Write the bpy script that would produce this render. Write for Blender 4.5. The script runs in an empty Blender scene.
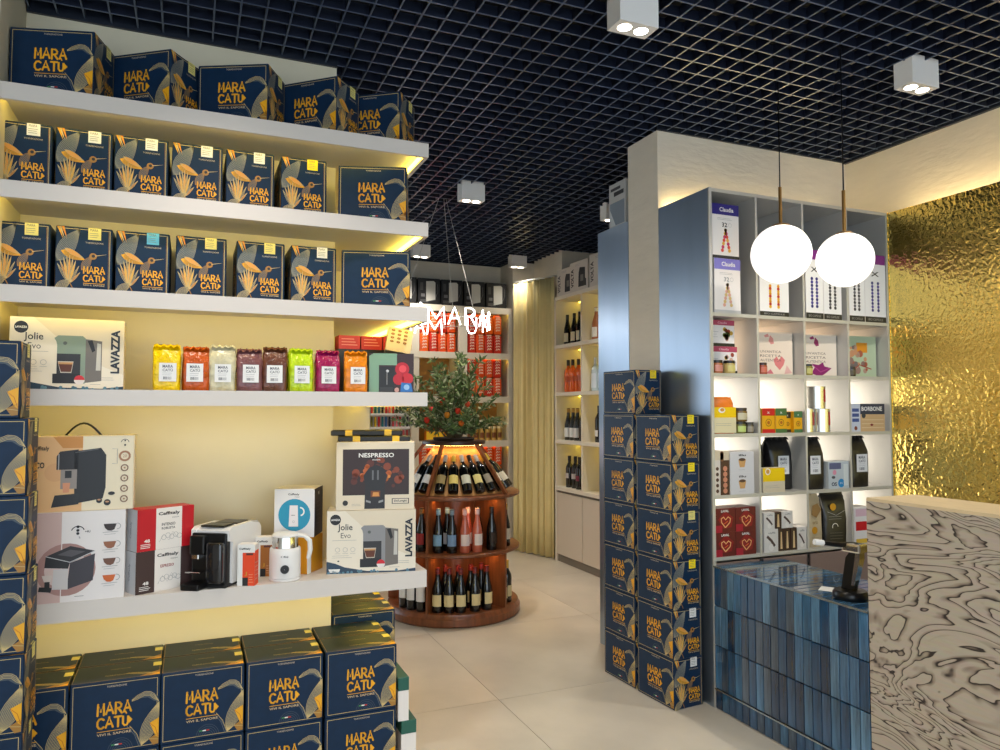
import bpy, bmesh, math, random
from mathutils import Vector, Matrix
random.seed(7)
PI = math.pi
SC = bpy.context.scene
COL = SC.collection

# ------------------------------------------------------------------ camera
cam_d = bpy.data.cameras.new('camera')
cam_d.sensor_width = 36.0
cam_d.lens = 36.0 * 732.0 / 1000.0
cam_d.clip_start = 0.05
cam = bpy.data.objects.new('camera', cam_d)
COL.objects.link(cam)
cam.location = (0, 0, 1.5)
cam.rotation_euler = (math.radians(92.66), 0, math.radians(-23.0))
SC.camera = cam

# ------------------------------------------------------------------ world: daylight that enters by the open shop front behind the camera
world = bpy.data.worlds.new('world')
SC.world = world
world.use_nodes = True
wb = world.node_tree.nodes['Background']
wb.inputs[0].default_value = (0.76, 0.88, 1.0, 1)
wb.inputs[1].default_value = 2.3

SC.view_settings.view_transform = 'Standard'
SC.view_settings.look = 'None'
SC.view_settings.gamma = 1.0
SC.view_settings.use_curve_mapping = False
SC.view_settings.exposure = 0.22
SC.cycles.use_denoising = True
SC.cycles.max_bounces = 8
SC.cycles.diffuse_bounces = 4
SC.cycles.glossy_bounces = 4
SC.cycles.sample_clamp_indirect = 6.0
SC.cycles.caustics_reflective = False
SC.cycles.caustics_refractive = False

LAMP_W = 66.0        # each ceiling spotlight
LED_SHELF = 9.5     # under-shelf strips
CEIL = 3.11

# ------------------------------------------------------------------ materials
def lin(c):
    return tuple(((v / 255.0) / 12.92) if v / 255.0 <= 0.04045 else (((v / 255.0) + 0.055) / 1.055) ** 2.4 for v in c)
MATS = {}
def mat(name, rgb, rough=0.5, metal=0.0, emit=0.0, spec=0.5, noise=0.0, nscale=20.0, bump=0.0, bscale=60.0, trans=0.0, coat=0.0, stretch=(1, 1, 1)):
    if name in MATS:
        return MATS[name]
    m = bpy.data.materials.new(name)
    m.use_nodes = True
    nt = m.node_tree
    p = nt.nodes['Principled BSDF']
    c = lin(rgb)
    p.inputs['Base Color'].default_value = (*c, 1)
    p.inputs['Roughness'].default_value = rough
    p.inputs['Metallic'].default_value = metal
    p.inputs['Specular IOR Level'].default_value = spec
    p.inputs['Transmission Weight'].default_value = trans
    p.inputs['Coat Weight'].default_value = coat
    if emit:
        p.inputs['Emission Color'].default_value = (*c, 1)
        p.inputs['Emission Strength'].default_value = emit
    if noise or bump:
        tc = nt.nodes.new('ShaderNodeTexCoord')
        mp = nt.nodes.new('ShaderNodeMapping')
        mp.inputs['Scale'].default_value = stretch
        nt.links.new(tc.outputs['Object'], mp.inputs['Vector'])
    if noise:
        n = nt.nodes.new('ShaderNodeTexNoise')
        n.inputs['Scale'].default_value = nscale
        n.inputs['Detail'].default_value = 6
        nt.links.new(mp.outputs[0], n.inputs['Vector'])
        r = nt.nodes.new('ShaderNodeValToRGB')
        r.color_ramp.elements[0].position = 0.3
        r.color_ramp.elements[1].position = 0.7
        r.color_ramp.elements[0].color = (*[x * (1 - noise) for x in c], 1)
        r.color_ramp.elements[1].color = (*[min(1, x * (1 + noise * 0.6)) for x in c], 1)
        nt.links.new(n.outputs['Fac'], r.inputs[0])
        nt.links.new(r.outputs[0], p.inputs['Base Color'])
    if bump:
        n2 = nt.nodes.new('ShaderNodeTexNoise')
        n2.inputs['Scale'].default_value = bscale
        n2.inputs['Detail'].default_value = 3
        nt.links.new(mp.outputs[0], n2.inputs['Vector'])
        b = nt.nodes.new('ShaderNodeBump')
        b.inputs['Strength'].default_value = bump
        b.inputs['Distance'].default_value = 0.01
        nt.links.new(n2.outputs['Fac'], b.inputs['Height'])
        nt.links.new(b.outputs[0], p.inputs['Normal'])
    MATS[name] = m
    return m
def ink(r, g, b):
    return mat('ink_%d_%d_%d' % (r, g, b), (r, g, b), 0.45)

M_wall = mat('plaster_warm_white', (226, 217, 200), 0.8, noise=0.04, nscale=6, bump=0.25, bscale=14, stretch=(1, 1, 3))
M_cream = mat('cream_paint', (226, 216, 188), 0.75, noise=0.03, nscale=4)
M_shelf = mat('white_lacquer', (216, 208, 199), 0.4)
M_under = mat('warm_white_laminate', (226, 218, 200), 0.45)
M_led = mat('led_warm', (255, 226, 80), 0.5, emit=LED_SHELF)
M_ledw = mat('led_neutral', (255, 226, 164), 0.5, emit=34.0)
M_navy = mat('navy_board', (14, 42, 70), 0.45, spec=0.25, noise=0.10, nscale=30)
M_void = mat('ceiling_void', (8, 12, 22), 0.9)
M_blade = mat('ceiling_blade_navy', (26, 33, 50), 0.3, metal=0.0, spec=0.7)
M_flange_lit = mat('ceiling_blade_edge_lit', (84, 98, 124), 0.3, metal=0.3)  # blade paint made lighter: light from below put into the lower edge's colour
M_alu = mat('brushed_aluminium', (164, 180, 198), 0.34, metal=0.92, noise=0.05, nscale=9, stretch=(1, 1, 0.15))
M_alul = mat('light_aluminium', (196, 195, 191), 0.42, metal=0.35)
M_white = mat('white_plastic', (238, 236, 232), 0.3)
M_black = mat('black_plastic', (16, 16, 18), 0.28)
M_blackm = mat('black_matte', (20, 20, 22), 0.6)
M_chrome = mat('chrome', (215, 215, 215), 0.12, metal=1.0)
M_brass = mat('brass', (176, 132, 74), 0.28, metal=1.0)
M_wood = mat('mahogany', (126, 72, 40), 0.32, noise=0.35, nscale=5, stretch=(8, 8, 1))
M_woodin = mat('wood_light_core', (205, 150, 88), 0.45, noise=0.2, nscale=5, stretch=(8, 8, 1))
M_glassd = mat('dark_bottle_glass', (10, 14, 12), 0.08, coat=0.4)
M_cab = mat('cabinet_greige', (208, 196, 178), 0.5)

# ------------------------------------------------------------------ mesh builder
class MB:
    def __init__(s):
        s.v = []; s.f = []; s.m = []; s.mats = []
    def mi(s, m):
        if m not in s.mats:
            s.mats.append(m)
        return s.mats.index(m)
    def add(s, vs, fs, m):
        o = len(s.v); k = s.mi(m)
        s.v += [tuple(v) for v in vs]
        s.f += [tuple(i + o for i in f) for f in fs]
        s.m += [k] * len(fs)
        return s
    def box(s, x0, x1, y0, y1, z0, z1, m, skip=''):
        vs = [(x0, y0, z0), (x1, y0, z0), (x1, y1, z0), (x0, y1, z0), (x0, y0, z1), (x1, y0, z1), (x1, y1, z1), (x0, y1, z1)]
        fs = [(0, 3, 2, 1), (4, 5, 6, 7), (0, 1, 5, 4), (1, 2, 6, 5), (2, 3, 7, 6), (3, 0, 4, 7)]
        return s.add(vs, fs, m)
    def rbox(s, x0, x1, y0, y1, z0, z1, m, r=0.01, seg=2):
        bm = bmesh.new()
        bmesh.ops.create_cube(bm, size=1)
        for v in bm.verts:
            v.co = Vector(((x0 + x1) / 2 + v.co.x * (x1 - x0), (y0 + y1) / 2 + v.co.y * (y1 - y0), (z0 + z1) / 2 + v.co.z * (z1 - z0)))
        bmesh.ops.bevel(bm, geom=bm.edges[:], offset=r, segments=seg, profile=0.6, affect='EDGES')
        bm.verts.index_update()
        s.add([v.co[:] for v in bm.verts], [[v.index for v in f.verts] for f in bm.faces], m)
        bm.free()
        return s
    def prism(s, pts, z0, z1, m):
        n = len(pts)
        vs = [(x, y, z0) for x, y in pts] + [(x, y, z1) for x, y in pts]
        fs = [tuple(range(n))[::-1], tuple(range(n, 2 * n))] + [(i, (i + 1) % n, n + (i + 1) % n, n + i) for i in range(n)]
        return s.add(vs, fs, m)
    def prism_x(s, pts, x0, x1, m):     # outline in (y, z) pulled along x
        n = len(pts)
        vs = [(x0, a, b) for a, b in pts] + [(x1, a, b) for a, b in pts]
        fs = [tuple(range(n)), tuple(range(n, 2 * n))[::-1]] + [(i, n + i, n + (i + 1) % n, (i + 1) % n) for i in range(n)]
        return s.add(vs, fs, m)
    def lathe(s, prof, m, seg=16, c=(0, 0, 0), a0=0.0, a1=2 * PI):
        full = abs(a1 - a0 - 2 * PI) < 1e-6
        n = seg if full else seg + 1
        vs = []; fs = []
        for r, z in prof:
            for k in range(n):
                a = a0 + (a1 - a0) * k / seg
                vs.append((c[0] + r * math.cos(a), c[1] + r * math.sin(a), c[2] + z))
        for i in range(len(prof) - 1):
            for k in range(seg):
                k2 = (k + 1) % n
                fs.append((i * n + k, i * n + k2, (i + 1) * n + k2, (i + 1) * n + k))
        return s.add(vs, fs, m)
    def tube(s, pts, r, m, seg=8, closed=False):
        P = [Vector(p) for p in pts]
        n = len(P); vs = []; fs = []
        rr = r if isinstance(r, (list, tuple)) else [r] * n
        prev = None
        for i, p in enumerate(P):
            if closed:
                t = (P[(i + 1) % n] - P[i - 1]).normalized()
            else:
                t = (P[min(i + 1, n - 1)] - P[max(i - 1, 0)]).normalized()
            if prev is None:
                a = t.orthogonal().normalized()
            else:
                a = (prev - t * prev.dot(t)).normalized()
            prev = a
            b = t.cross(a)
            for k in range(seg):
                q = p + (a * math.cos(2 * PI * k / seg) + b * math.sin(2 * PI * k / seg)) * rr[i]
                vs.append(q[:])
        for i in range(n if closed else n - 1):
            j = (i + 1) % n
            for k in range(seg):
                k2 = (k + 1) % seg
                fs.append((i * seg + k, i * seg + k2, j * seg + k2, j * seg + k))
        if not closed:
            fs.append(tuple(range(seg))[::-1]); fs.append(tuple((n - 1) * seg + k for k in range(seg)))
        return s.add(vs, fs, m)
    def sphere(s, c, r, m, seg=20, rings=12):
        pr = [(max(1e-4, r * math.sin(PI * i / rings)), -r * math.cos(PI * i / rings)) for i in range(rings + 1)]
        return s.lathe(pr, m, seg, c)
    def xf(s, M):
        s.v = [tuple(M @ Vector(v)) for v in s.v]
        return s
    def mesh(s, name, smooth=False):
        me = bpy.data.meshes.new(name)
        me.from_pydata(s.v, [], s.f)
        for m in s.mats:
            me.materials.append(m)
        me.polygons.foreach_set('material_index', s.m)
        if smooth:
            me.polygons.foreach_set('use_smooth', [True] * len(s.f))
            try:
                me.set_sharp_from_angle(angle=math.radians(40))
            except Exception:
                pass
        me.update()
        return me

def link(name, data, parent=None, loc=None, rot=None):
    o = bpy.data.objects.new(name, data)
    COL.objects.link(o)
    if parent is not None:
        o.parent = parent
    if loc is not None:
        o.location = loc
    if rot is not None:
        o.rotation_euler = rot if isinstance(rot, (tuple, list)) else (0, 0, rot)
    return o
def tag(o, label, cat, group=None):
    o['label'] = label; o['category'] = cat
    if group:
        o['group'] = group
    return o
def thing(name, label, cat, loc=(0, 0, 0), rot=0, group=None):
    return tag(link(name, None, None, loc, rot), label, cat, group)
def struct(name, mb, label, parent=None, smooth=False):
    o = link(name, mb.mesh(name, smooth), parent)
    o['kind'] = 'structure'; o['label'] = label
    return o
class Kit:
    """a kind of thing: a list of parts (name, mesh, sub-parts) that is set out many times with shared meshes"""
    def __init__(s):
        s.parts = []
    def add(s, pname, mb, smooth=False, sub=None):
        s.parts.append((pname, mb.mesh(pname, smooth) if isinstance(mb, MB) else mb, [(n, b.mesh(n, sm)) for n, b, sm in (sub or [])]))
        return s
    def put(s, name, label, cat, loc, rot=0, group=None, extra=None):
        t = thing(name, label, cat, loc, rot, group)
        for pn, me, subs in s.parts + (extra.parts if extra else []):
            o = link(pn, me, t)
            for sn, sm in subs:
                link(sn, sm, o)
        return t

# ------------------------------------------------------------------ flat print
TXT = {}
def text2d(body, size, bold=0.0):
    key = (body, round(size, 5), round(bold, 5))
    if key in TXT:
        return TXT[key]
    cu = bpy.data.curves.new('txt', 'FONT')
    cu.body = body; cu.size = 1.0; cu.offset = bold; cu.resolution_u = 2; cu.fill_mode = 'FRONT'
    ob = bpy.data.objects.new('txt', cu)
    COL.objects.link(ob)
    dg = bpy.context.evaluated_depsgraph_get()
    me = ob.evaluated_get(dg).to_mesh()
    vs = [(v.co.x * size, v.co.y * size) for v in me.vertices]
    fs = [tuple(p.vertices) for p in me.polygons]
    ob.evaluated_get(dg).to_mesh_clear()
    bpy.data.objects.remove(ob); bpy.data.curves.remove(cu)
    if vs:
        x0 = min(v[0] for v in vs); x1 = max(v[0] for v in vs); y0 = min(v[1] for v in vs); y1 = max(v[1] for v in vs)
    else:
        x0 = x1 = y0 = y1 = 0
    TXT[key] = (vs, fs, x0, x1, y0, y1)
    return TXT[key]
class Canvas:
    """flat print laid out in metres on one face: u to the right, v up, from the face's lower left corner"""
    def __init__(s, w, h):
        s.w = w; s.h = h; s.it = []; s.k = 0
    def raw(s, vs, fs, m, layer=None):
        if layer is None:
            layer = s.k
        s.it.append((vs, fs, m, layer)); return s
    def up(s):
        s.k += 1; return s
    def rect(s, a, b, c, d, m):          # fractions of the face
        W, H = s.w, s.h
        return s.raw([(a * W, b * H), (c * W, b * H), (c * W, d * H), (a * W, d * H)], [(0, 1, 2, 3)], m)
    def poly(s, pts, m):
        vs = [(x * s.w, y * s.h) for x, y in pts]
        return s.raw(vs, [tuple(range(len(vs)))], m)
    def disc(s, cx, cy, r, m, n=20, ry=None):   # r in metres
        ry = ry or r
        vs = [(cx * s.w + r * math.cos(2 * PI * i / n), cy * s.h + ry * math.sin(2 * PI * i / n)) for i in range(n)]
        return s.raw(vs, [tuple(range(n))], m)
    def stroke(s, pts, wid, m, frac=True, taper=False):
        P = [Vector((x * s.w, y * s.h)) if frac else Vector((x, y)) for x, y in pts]
        n = len(P); vs = []
        for i in range(n):
            t = (P[min(i + 1, n - 1)] - P[max(i - 1, 0)])
            t = t.normalized() if t.length > 1e-9 else Vector((1, 0))
            nn = Vector((-t.y, t.x)) * wid / 2 * ((1 - 0.8 * i / (n - 1)) if taper else 1)
            vs += [tuple(P[i] + nn), tuple(P[i] - nn)]
        return s.raw(vs, [(2 * i, 2 * i + 1, 2 * i + 3, 2 * i + 2) for i in range(n - 1)], m)
    def ring(s, cx, cy, r, wid, m, n=24, a0=0, a1=360):
        pts = [(cx * s.w + r * math.cos(math.radians(a0 + (a1 - a0) * i / n)), cy * s.h + r * math.sin(math.radians(a0 + (a1 - a0) * i / n))) for i in range(n + 1)]
        return s.stroke(pts, wid, m, frac=False)
    def frame(s, inset, wid, m):
        a, W, H = inset, s.w, s.h
        for p, q in (((a, a), (W - a, a)), ((W - a, a), (W - a, H - a)), ((W - a, H - a), (a, H - a)), ((a, H - a), (a, a))):
            s.stroke([p, q], wid, m, frac=False)
        return s
    def text(s, body, u0, v0, u1, v1, m, bold=0.0, rot=0):   # fitted into the fraction box
        vs, fs, x0, x1, y0, y1 = text2d(body, 1.0, bold)
        if not vs:
            return s
        W, H = s.w, s.h
        bw, bh = (u1 - u0) * W, (v1 - v0) * H
        out = []
        for x, y in vs:
            a = (x - x0) / (x1 - x0); b = (y - y0) / (y1 - y0)
            if rot == 90:        # reads upwards
                a, b = 1 - b, a
            out.append((u0 * W + a * bw, v0 * H + b * bh))
        return s.raw(out, fs, m)
    def lines(s, u0, v0, u1, v1, n, m, wid=0.0012):
        for i in range(n):
            v = v0 + (v1 - v0) * (i + 0.5) / n
            s.stroke([(u0, v), (u0 + (u1 - u0) * random.uniform(0.75, 1), v)], wid, m)
        return s
    def barcode(s, u0, v0, u1, v1, m):
        for i in range(7):
            a = u0 + (u1 - u0) * i / 7
            s.rect(a, v0, a + (u1 - u0) / 7 * random.choice((0.35, 0.6)), v1, m)
        return s
    def mb(s, O, U, V, N, gap=0.0002):
        O, U, V, N = Vector(O), Vector(U), Vector(V), Vector(N)
        b = MB()
        for vs, fs, m, L in s.it:
            b.add([(O + U * x + V * y + N * gap * (L + 1))[:] for x, y in vs], fs, m)
        return b
def on_face(c, w, d, h, face, gap=0.0002):
    if face == 'front':
        return c.mb((-w / 2, -d / 2, 0), (1, 0, 0), (0, 0, 1), (0, -1, 0), gap)
    if face == 'right':
        return c.mb((w / 2, -d / 2, 0), (0, 1, 0), (0, 0, 1), (1, 0, 0), gap)
    if face == 'left':
        return c.mb((-w / 2, d / 2, 0), (0, -1, 0), (0, 0, 1), (-1, 0, 0), gap)
    if face == 'back':
        return c.mb((w / 2, d / 2, 0), (-1, 0, 0), (0, 0, 1), (0, 1, 0), gap)
    return c.mb((-w / 2, -d / 2, h), (1, 0, 0), (0, 1, 0), (0, 0, 1), gap)
def carton_kit(w, d, h, body, prints, bevel=0.002, seam=True, side=None):
    k = Kit()
    b = MB().rbox(-w / 2, w / 2, -d / 2, d / 2, 0, h, body, bevel, 1)
    k.add('carton_body', b)
    for face, c in prints.items():
        k.add(face + '_print', on_face(c, w, d, h, face))
    if seam:
        c = Canvas(w, d)
        c.rect(0.01, 0.49, 0.99, 0.51, ink(60, 55, 50))
        if 'top' not in prints:
            k.add('top_seam', on_face(c, w, d, h, 'top'))
    return k

# ================================================================== THE ROOM
# floor of large stone slabs
M_floor = mat('stone_floor', (208, 200, 184), 0.28, noise=0.14, nscale=2.2, bump=0.05, bscale=30)
M_grout = mat('floor_joint', (190, 180, 163), 0.7)
floor = struct('floor', MB().box(-3.4, 4.2, -2.6, 7.8, -0.12, -0.004, M_grout), 'pale beige stone floor in large slabs')
sl = MB().box(-0.5985, 0.5985, -0.5985, 0.5985, -0.02, 0.0, M_floor).mesh('floor_tile')
for i in range(-4, 4):
    for j in range(-3, 7):
        x, y = 0.9 + 1.2 * i, 0.55 + 1.2 * j
        if x < -3.0 or x > 4.1 or y > 7.4 or y < -2.3:
            continue
        link('floor_tile', sl, floor, (x, y, 0))

# ceiling: dark void with an open cell grid hung below it
ceiling = struct('ceiling', MB().box(-3.4, 4.2, -2.6, 7.8, 3.75, 3.85, M_void), 'dark navy open cell grid ceiling')
gx0, gx1, gy0, gy1 = -1.6, 3.93, -1.6, 7.56
bx_ = MB().box(0, gx1 - gx0, -0.0025, 0.0025, 0.002, 0.045, M_blade).box(0, gx1 - gx0, -0.0035, 0.0035, 0, 0.002, M_flange_lit).mesh('ceiling_blade')
by_ = MB().box(-0.0025, 0.0025, 0, gy1 - gy0, 0.002, 0.045, M_blade).box(-0.0035, 0.0035, 0, gy1 - gy0, 0, 0.002, M_flange_lit).mesh('ceiling_blade')
y = gy0
while y < gy1:
    link('ceiling_blade', bx_, ceiling, (gx0, y, CEIL)); y += 0.098
x = gx0
while x < gx1:
    link('ceiling_blade', by_, ceiling, (x, gy0, CEIL + 0.0005)); x += 0.098

# walls
struct('wall_left', MB().box(-1.2, 0.61, 3.40, 3.55, 0, 3.13, M_cream), 'cream wall carrying the floating shelves')
struct('wall_left_side', MB().box(-1.2, -0.632, 2.98, 3.40, 0, 3.13, M_cream), 'cream jamb that ends the shelf niche')
struct('wall_left_end', MB().box(0.46, 0.945, 4.12, 4.25, 0, 3.13, M_cream).box(0.46, 0.61, 3.55, 4.12, 0, 3.13, M_cream), 'cream return wall behind the end of the shelves')
struct('wall_side', MB().box(-3.4, -3.2, -2.6, 7.8, 0, 3.75, M_wall).box(-3.4, -1.2, 3.4, 3.55, 0, 3.75, M_wall), 'plain wall on the far side of the shop')
struct('wall_back', MB().box(0.75, 4.2, 7.56, 7.8, 0, 3.75, M_wall).box(-3.4, -2.9, 7.56, 7.8, 0, 3.75, M_wall).box(-2.9, .75, 7.56, 7.8, 2.75, 3.75, M_wall).box(-2.9, .75, 7.56, 7.8, 0, .35, M_wall).box(3.215, 3.95, 7.22, 7.56, 0, 3.75, M_wall), 'warm white wall at the end of the shop')
struct('wall_right', MB().box(3.93, 4.2, -2.6, 7.8, 0, 3.75, M_wall), 'warm white plaster wall above the gold panel')
struct('wall_partition', MB().box(2.46, 3.93, 3.472, 3.78, 0, CEIL - .001, M_wall), 'plaster pier behind the lit shelf cabinet')
wf = MB()
for xx in (-2.9, -1.72, -.50, .70):
    wf.box(xx, xx + .05, 7.60, 7.68, .35, 2.75, M_black)
wf.box(-2.9, .75, 7.60, 7.68, .35, .40, M_black).box(-2.9, .75, 7.60, 7.68, 2.70, 2.75, M_black)
struct('window_1', wf, 'black framed street window beyond the cream wall')
M_ctrim = mat('ceiling_edge_trim', (24, 32, 46), .4)
struct('trim_1', MB().box(3.905, 3.929, -1.6, 3.465, CEIL - .012, CEIL + .05, M_ctrim), 'dark ceiling edge trim along the plaster wall')
struct('trim_2', MB().box(2.452, 3.905, 3.455, 3.470, CEIL - .004, CEIL + .05, M_ctrim), 'dark ceiling edge trim along the pier')
struct('trim_3', MB().box(-.63, .61, 3.385, 3.399, CEIL - .012, CEIL + .05, M_ctrim), 'dark ceiling edge trim along the cream wall')
struct('trim_4', MB().box(-1.0, 3.215, 7.545, 7.559, CEIL - .012, CEIL + .05, M_ctrim).box(3.20, 3.214, 7.205, 7.545, CEIL - .012, CEIL + .05, M_ctrim).box(3.214, 3.93, 7.205, 7.219, CEIL - .012, CEIL + .05, M_ctrim), 'dark ceiling edge trim at the far wall')
struct('baseboard_back', MB().box(1.0, 3.21, 7.53, 7.56, 0, 0.08, M_alul), 'low skirting board')

# ================================================================== LEFT SHELVES
def wall_shelf(ztop, lip, label, led=True):
    xe, xl = 0.937, -0.632
    t = thing('wall_shelf', label, 'shelf', (0, 3.0, ztop), 0, 'floating shelves on the cream wall')
    b = 0.028
    mb = MB().prism([(xl, 0.002), (xe, 0.002), (xe, 1.12), (0.612, 1.12), (0.612, 0.4), (xl, 0.4)], -b, 0, M_shelf)
    link('shelf_board', mb.mesh('shelf_board'), t)
    link('front_edge', MB().box(xl, xe, 0, 0.018, -lip, 0.0004, M_shelf).mesh('front_edge'), t)
    link('end_edge', MB().box(xe - 0.018, xe + 0.0004, 0.018, 1.12, -lip, 0.0004, M_shelf).mesh('end_edge'), t)
    if led:
        s = link('led_strip', MB().box(xl + 0.02, xe - 0.03, 0.0185, 0.0225, -lip + 0.006, -b - 0.004, M_led).mesh('led_strip'), t)
        s['label'] = 'glowing warm led strip behind the front edge'
        s = link('led_strip', MB().box(xe - 0.0225, xe - 0.0185, 0.03, 1.08, -lip + 0.006, -b - 0.004, M_led).mesh('led_strip'), t)
        s['label'] = 'glowing warm led strip behind the end edge'
    return t
Z1, Z2, Z3, Z4, Z5 = 2.650, 2.302, 1.934, 1.570, 0.820
wall_shelf(Z1, 0.060, 'topmost white floating shelf, carrying turned navy cartons')
wall_shelf(Z2, 0.060, 'white floating shelf just below the topmost one, with navy cartons')
wall_shelf(Z3, 0.060, 'white floating shelf of navy cartons right above the coloured coffee bags')
wall_shelf(Z4, 0.058, 'white floating shelf carrying the coloured coffee bags')
wall_shelf(Z5, 0.070, 'lowest white floating shelf, carrying coffee machines and their cartons')

# ---------------------------------------------------------------- the navy coffee cartons
BL, BS, BH = 0.292, 0.186, 0.2445
G = ink(240, 172, 20); GD = ink(168, 120, 48); GL = ink(205, 180, 120); GREY = ink(104, 112, 118); GREYD = ink(66, 78, 88); OR = ink(236, 150, 16); ORD = ink(190, 96, 14)
def leaf_art(c, base, tip, bulge, fill, line, n=5, wid=0.0016):
    (x0, y0), (x1, y1) = base, tip
    dx, dy = x1 - x0, y1 - y0
    L = math.hypot(dx, dy); nx, ny = -dy / L, dx / L
    def edge(s, k):
        return [(x0 + dx * t + nx * s * bulge * math.sin(PI * t ** 0.8), y0 + dy * t + ny * s * bulge * math.sin(PI * t ** 0.8)) for t in [i / k for i in range(k + 1)]]
    a, b = edge(1, 9), edge(-1, 9)
    if fill:
        c.poly(a + b[::-1][1:-1], fill)
    c.up()
    for i in range(-n, n + 1):
        c.stroke(edge(i / n, 7), wid, line)
    return c
def logo(c, u0, v0, u1, v1, m, tagline=True):
    hm = (v1 - v0)
    STK = {'M': [[(.05, 0), (.1, 1), (.5, .35), (.9, 1), (.95, 0)]], 'A': [[(0, 0), (.48, 1), (1, 0)], [(.18, .33), (.82, .33)]], 'R': [[(.08, 0), (.08, 1), (.6, .98), (.88, .78), (.82, .56), (.5, .46), (.08, .46)], [(.45, .46), (.95, 0)]],
           'C': [[(.95, .86), (.65, 1), (.3, .95), (.06, .68), (.06, .32), (.3, .05), (.65, 0), (.95, .14)]], 'T': [[(0, 1), (1, 1)], [(.5, 1), (.5, 0)]]}
    def glyphs(word, a0, a1, b0, b1):
        n = len(word); step = (a1 - a0) / n
        for q, ch in enumerate(word):
            gx, gw_ = a0 + q * step, step * .80
            lift = (b1 - b0) * (.05 if q % 2 else 0)
            wd = c.w * step * .25
            for st_ in STK[ch]:
                P = [(gx + x * gw_, b0 + lift + y * (b1 - b0) * .95) for x, y in st_]
                c.stroke(P, wd, m)
                for x, y in P:
                    c.disc(x, y, wd / 2, m, 7)
    glyphs('MARA', u0, u1 + (u1 - u0) * .03, v0 + hm * 0.64, v0 + hm * .99)
    glyphs('CAT', u0, u0 + (u1 - u0) * .76, v0 + hm * 0.23, v0 + hm * .55)
    du = (u1 - u0)
    # the u with its grave accent and a small wing
    ux = u0 + du * 0.75
    c.stroke([(ux, v0 + hm * .54), (ux, v0 + hm * .30), (ux + du * .05, v0 + hm * .235), (ux + du * .12, v0 + hm * .25), (ux + du * .15, v0 + hm * .33), (ux + du * .15, v0 + hm * .52)], c.w * du * 0.062, m)
    c.stroke([(ux + du * .06, v0 + hm * .68), (ux + du * .1, v0 + hm * .59)], c.w * du * 0.04, m)
    c.poly([(ux + du * .18, v0 + hm * .50), (u1 + du * .03, v0 + hm * .39), (ux + du * .18, v0 + hm * .28)], m)
    if tagline:
        c.stroke([(u0, v0 + hm * .13), (u1, v0 + hm * .13)], c.h * 0.008, m)
        c.text('VIVI IL SAPORE', u0, v0, u1, v0 + hm * 0.075, ink(215, 190, 150), 0.01)
    return c
cf = Canvas(BL, BH)
cf.frame(0.010, 0.0018, GL)
cf.text('TORREFAZIONE', 0.40, 0.905, 0.62, 0.93, ink(200, 185, 160))
# hill of fine lines at the foot, leaf, wavy leaf and flower at the right
for i in range(5):
    cf.ring(0.56, 0.03, 0.012 + 0.007 * i, 0.0012, GREYD, 14, 0, 180)
cf.up()
leaf_art(cf, (0.80, 0.05), (0.99, 0.62), 0.085, GREYD, GL, 5, 0.0014)
cf.poly([(0.70, 0.70), (0.76, 0.75), (0.84, 0.79), (0.90, 0.78), (0.97, 0.70), (0.985, 0.62), (0.93, 0.64), (0.86, 0.70), (0.78, 0.70)], GREYD)
cf.up()
for k in range(4):
    d = 0.018 * k
    cf.stroke([(0.68, 0.69 - d * .3), (0.74, 0.745 - d), (0.82, 0.785 - d), (0.885, 0.775 - d), (0.93, 0.74 - d * 1.3), (0.985, 0.63)], 0.0014, GL)
cf.stroke([(0.66, 0.34), (0.74, 0.22), (0.80, 0.04)], 0.0018, GL); cf.stroke([(0.62, 0.36), (0.72, 0.20), (0.77, 0.04)], 0.0014, GREY)
cf.stroke([(0.68, 0.32), (0.75, 0.16), (0.79, 0.04)], 0.0014, GREY)
cf.up()
cf.poly([(0.885, 0.34), (0.99, 0.40), (0.99, 0.12), (0.955, 0.15), (0.915, 0.26)], G); cf.poly([(0.88, 0.12), (0.99, 0.20), (0.99, 0.04), (0.93, 0.03)], GD)
cf.up()
cf.stroke([(0.885, 0.34), (0.95, 0.27), (0.985, 0.14)], 0.0016, ORD); cf.stroke([(0.88, 0.12), (0.99, 0.10)], 0.0014, GL)
logo(cf, 0.30, 0.255, 0.68, 0.70, G)
cf.rect(0.46, 0.105, 0.50, 0.122, ink(60, 140, 80)); cf.rect(0.50, 0.105, 0.54, 0.122, ink(235, 235, 230)); cf.rect(0.54, 0.105, 0.58, 0.122, ink(190, 50, 40))
cs = Canvas(BS, BH)
cs.stroke([(0.955, 0.02), (0.955, 0.965), (0.03, 0.965)], 0.0022, GL)
cs.stroke([(0.935, 0.02), (0.935, 0.95)], 0.0010, GD)
cs.text('TORREFAZIONE', 0.52, 0.755, 0.84, 0.78, ink(190, 175, 150))
for k, (a, b) in enumerate(((0.02, 0.13), (0.05, 0.16), (0.10, 0.20))):
    cs.poly([(a, 0.99), (a + 0.045, 0.99), (b, 0.80)], (G, GL, OR)[k])
leaf_art(cs, (0.02, 0.46), (0.42, 0.97), 0.14, GREYD, ink(140, 138, 124), 6, 0.0014)
leaf_art(cs, (0.10, 0.62), (0.52, 0.50), 0.06, GD, G, 3, 0.0016)
leaf_art(cs, (0.46, 0.34), (0.64, 0.56), 0.07, GREYD, GD, 3, 0.0012)
cs.up()
cs.disc(0.66, 0.56, 0.0125, GD, 12); cs.up(); cs.disc(0.665, 0.565, 0.006, ink(40, 40, 40), 8)
cs.stroke([(0.70, 0.57), (0.90, 0.60)], 0.0028, GL, taper=True)
leaf_art(cs, (0.16, 0.66), (0.50, 0.52), 0.035, OR, GL, 2, 0.0012)
cs.up()
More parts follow.
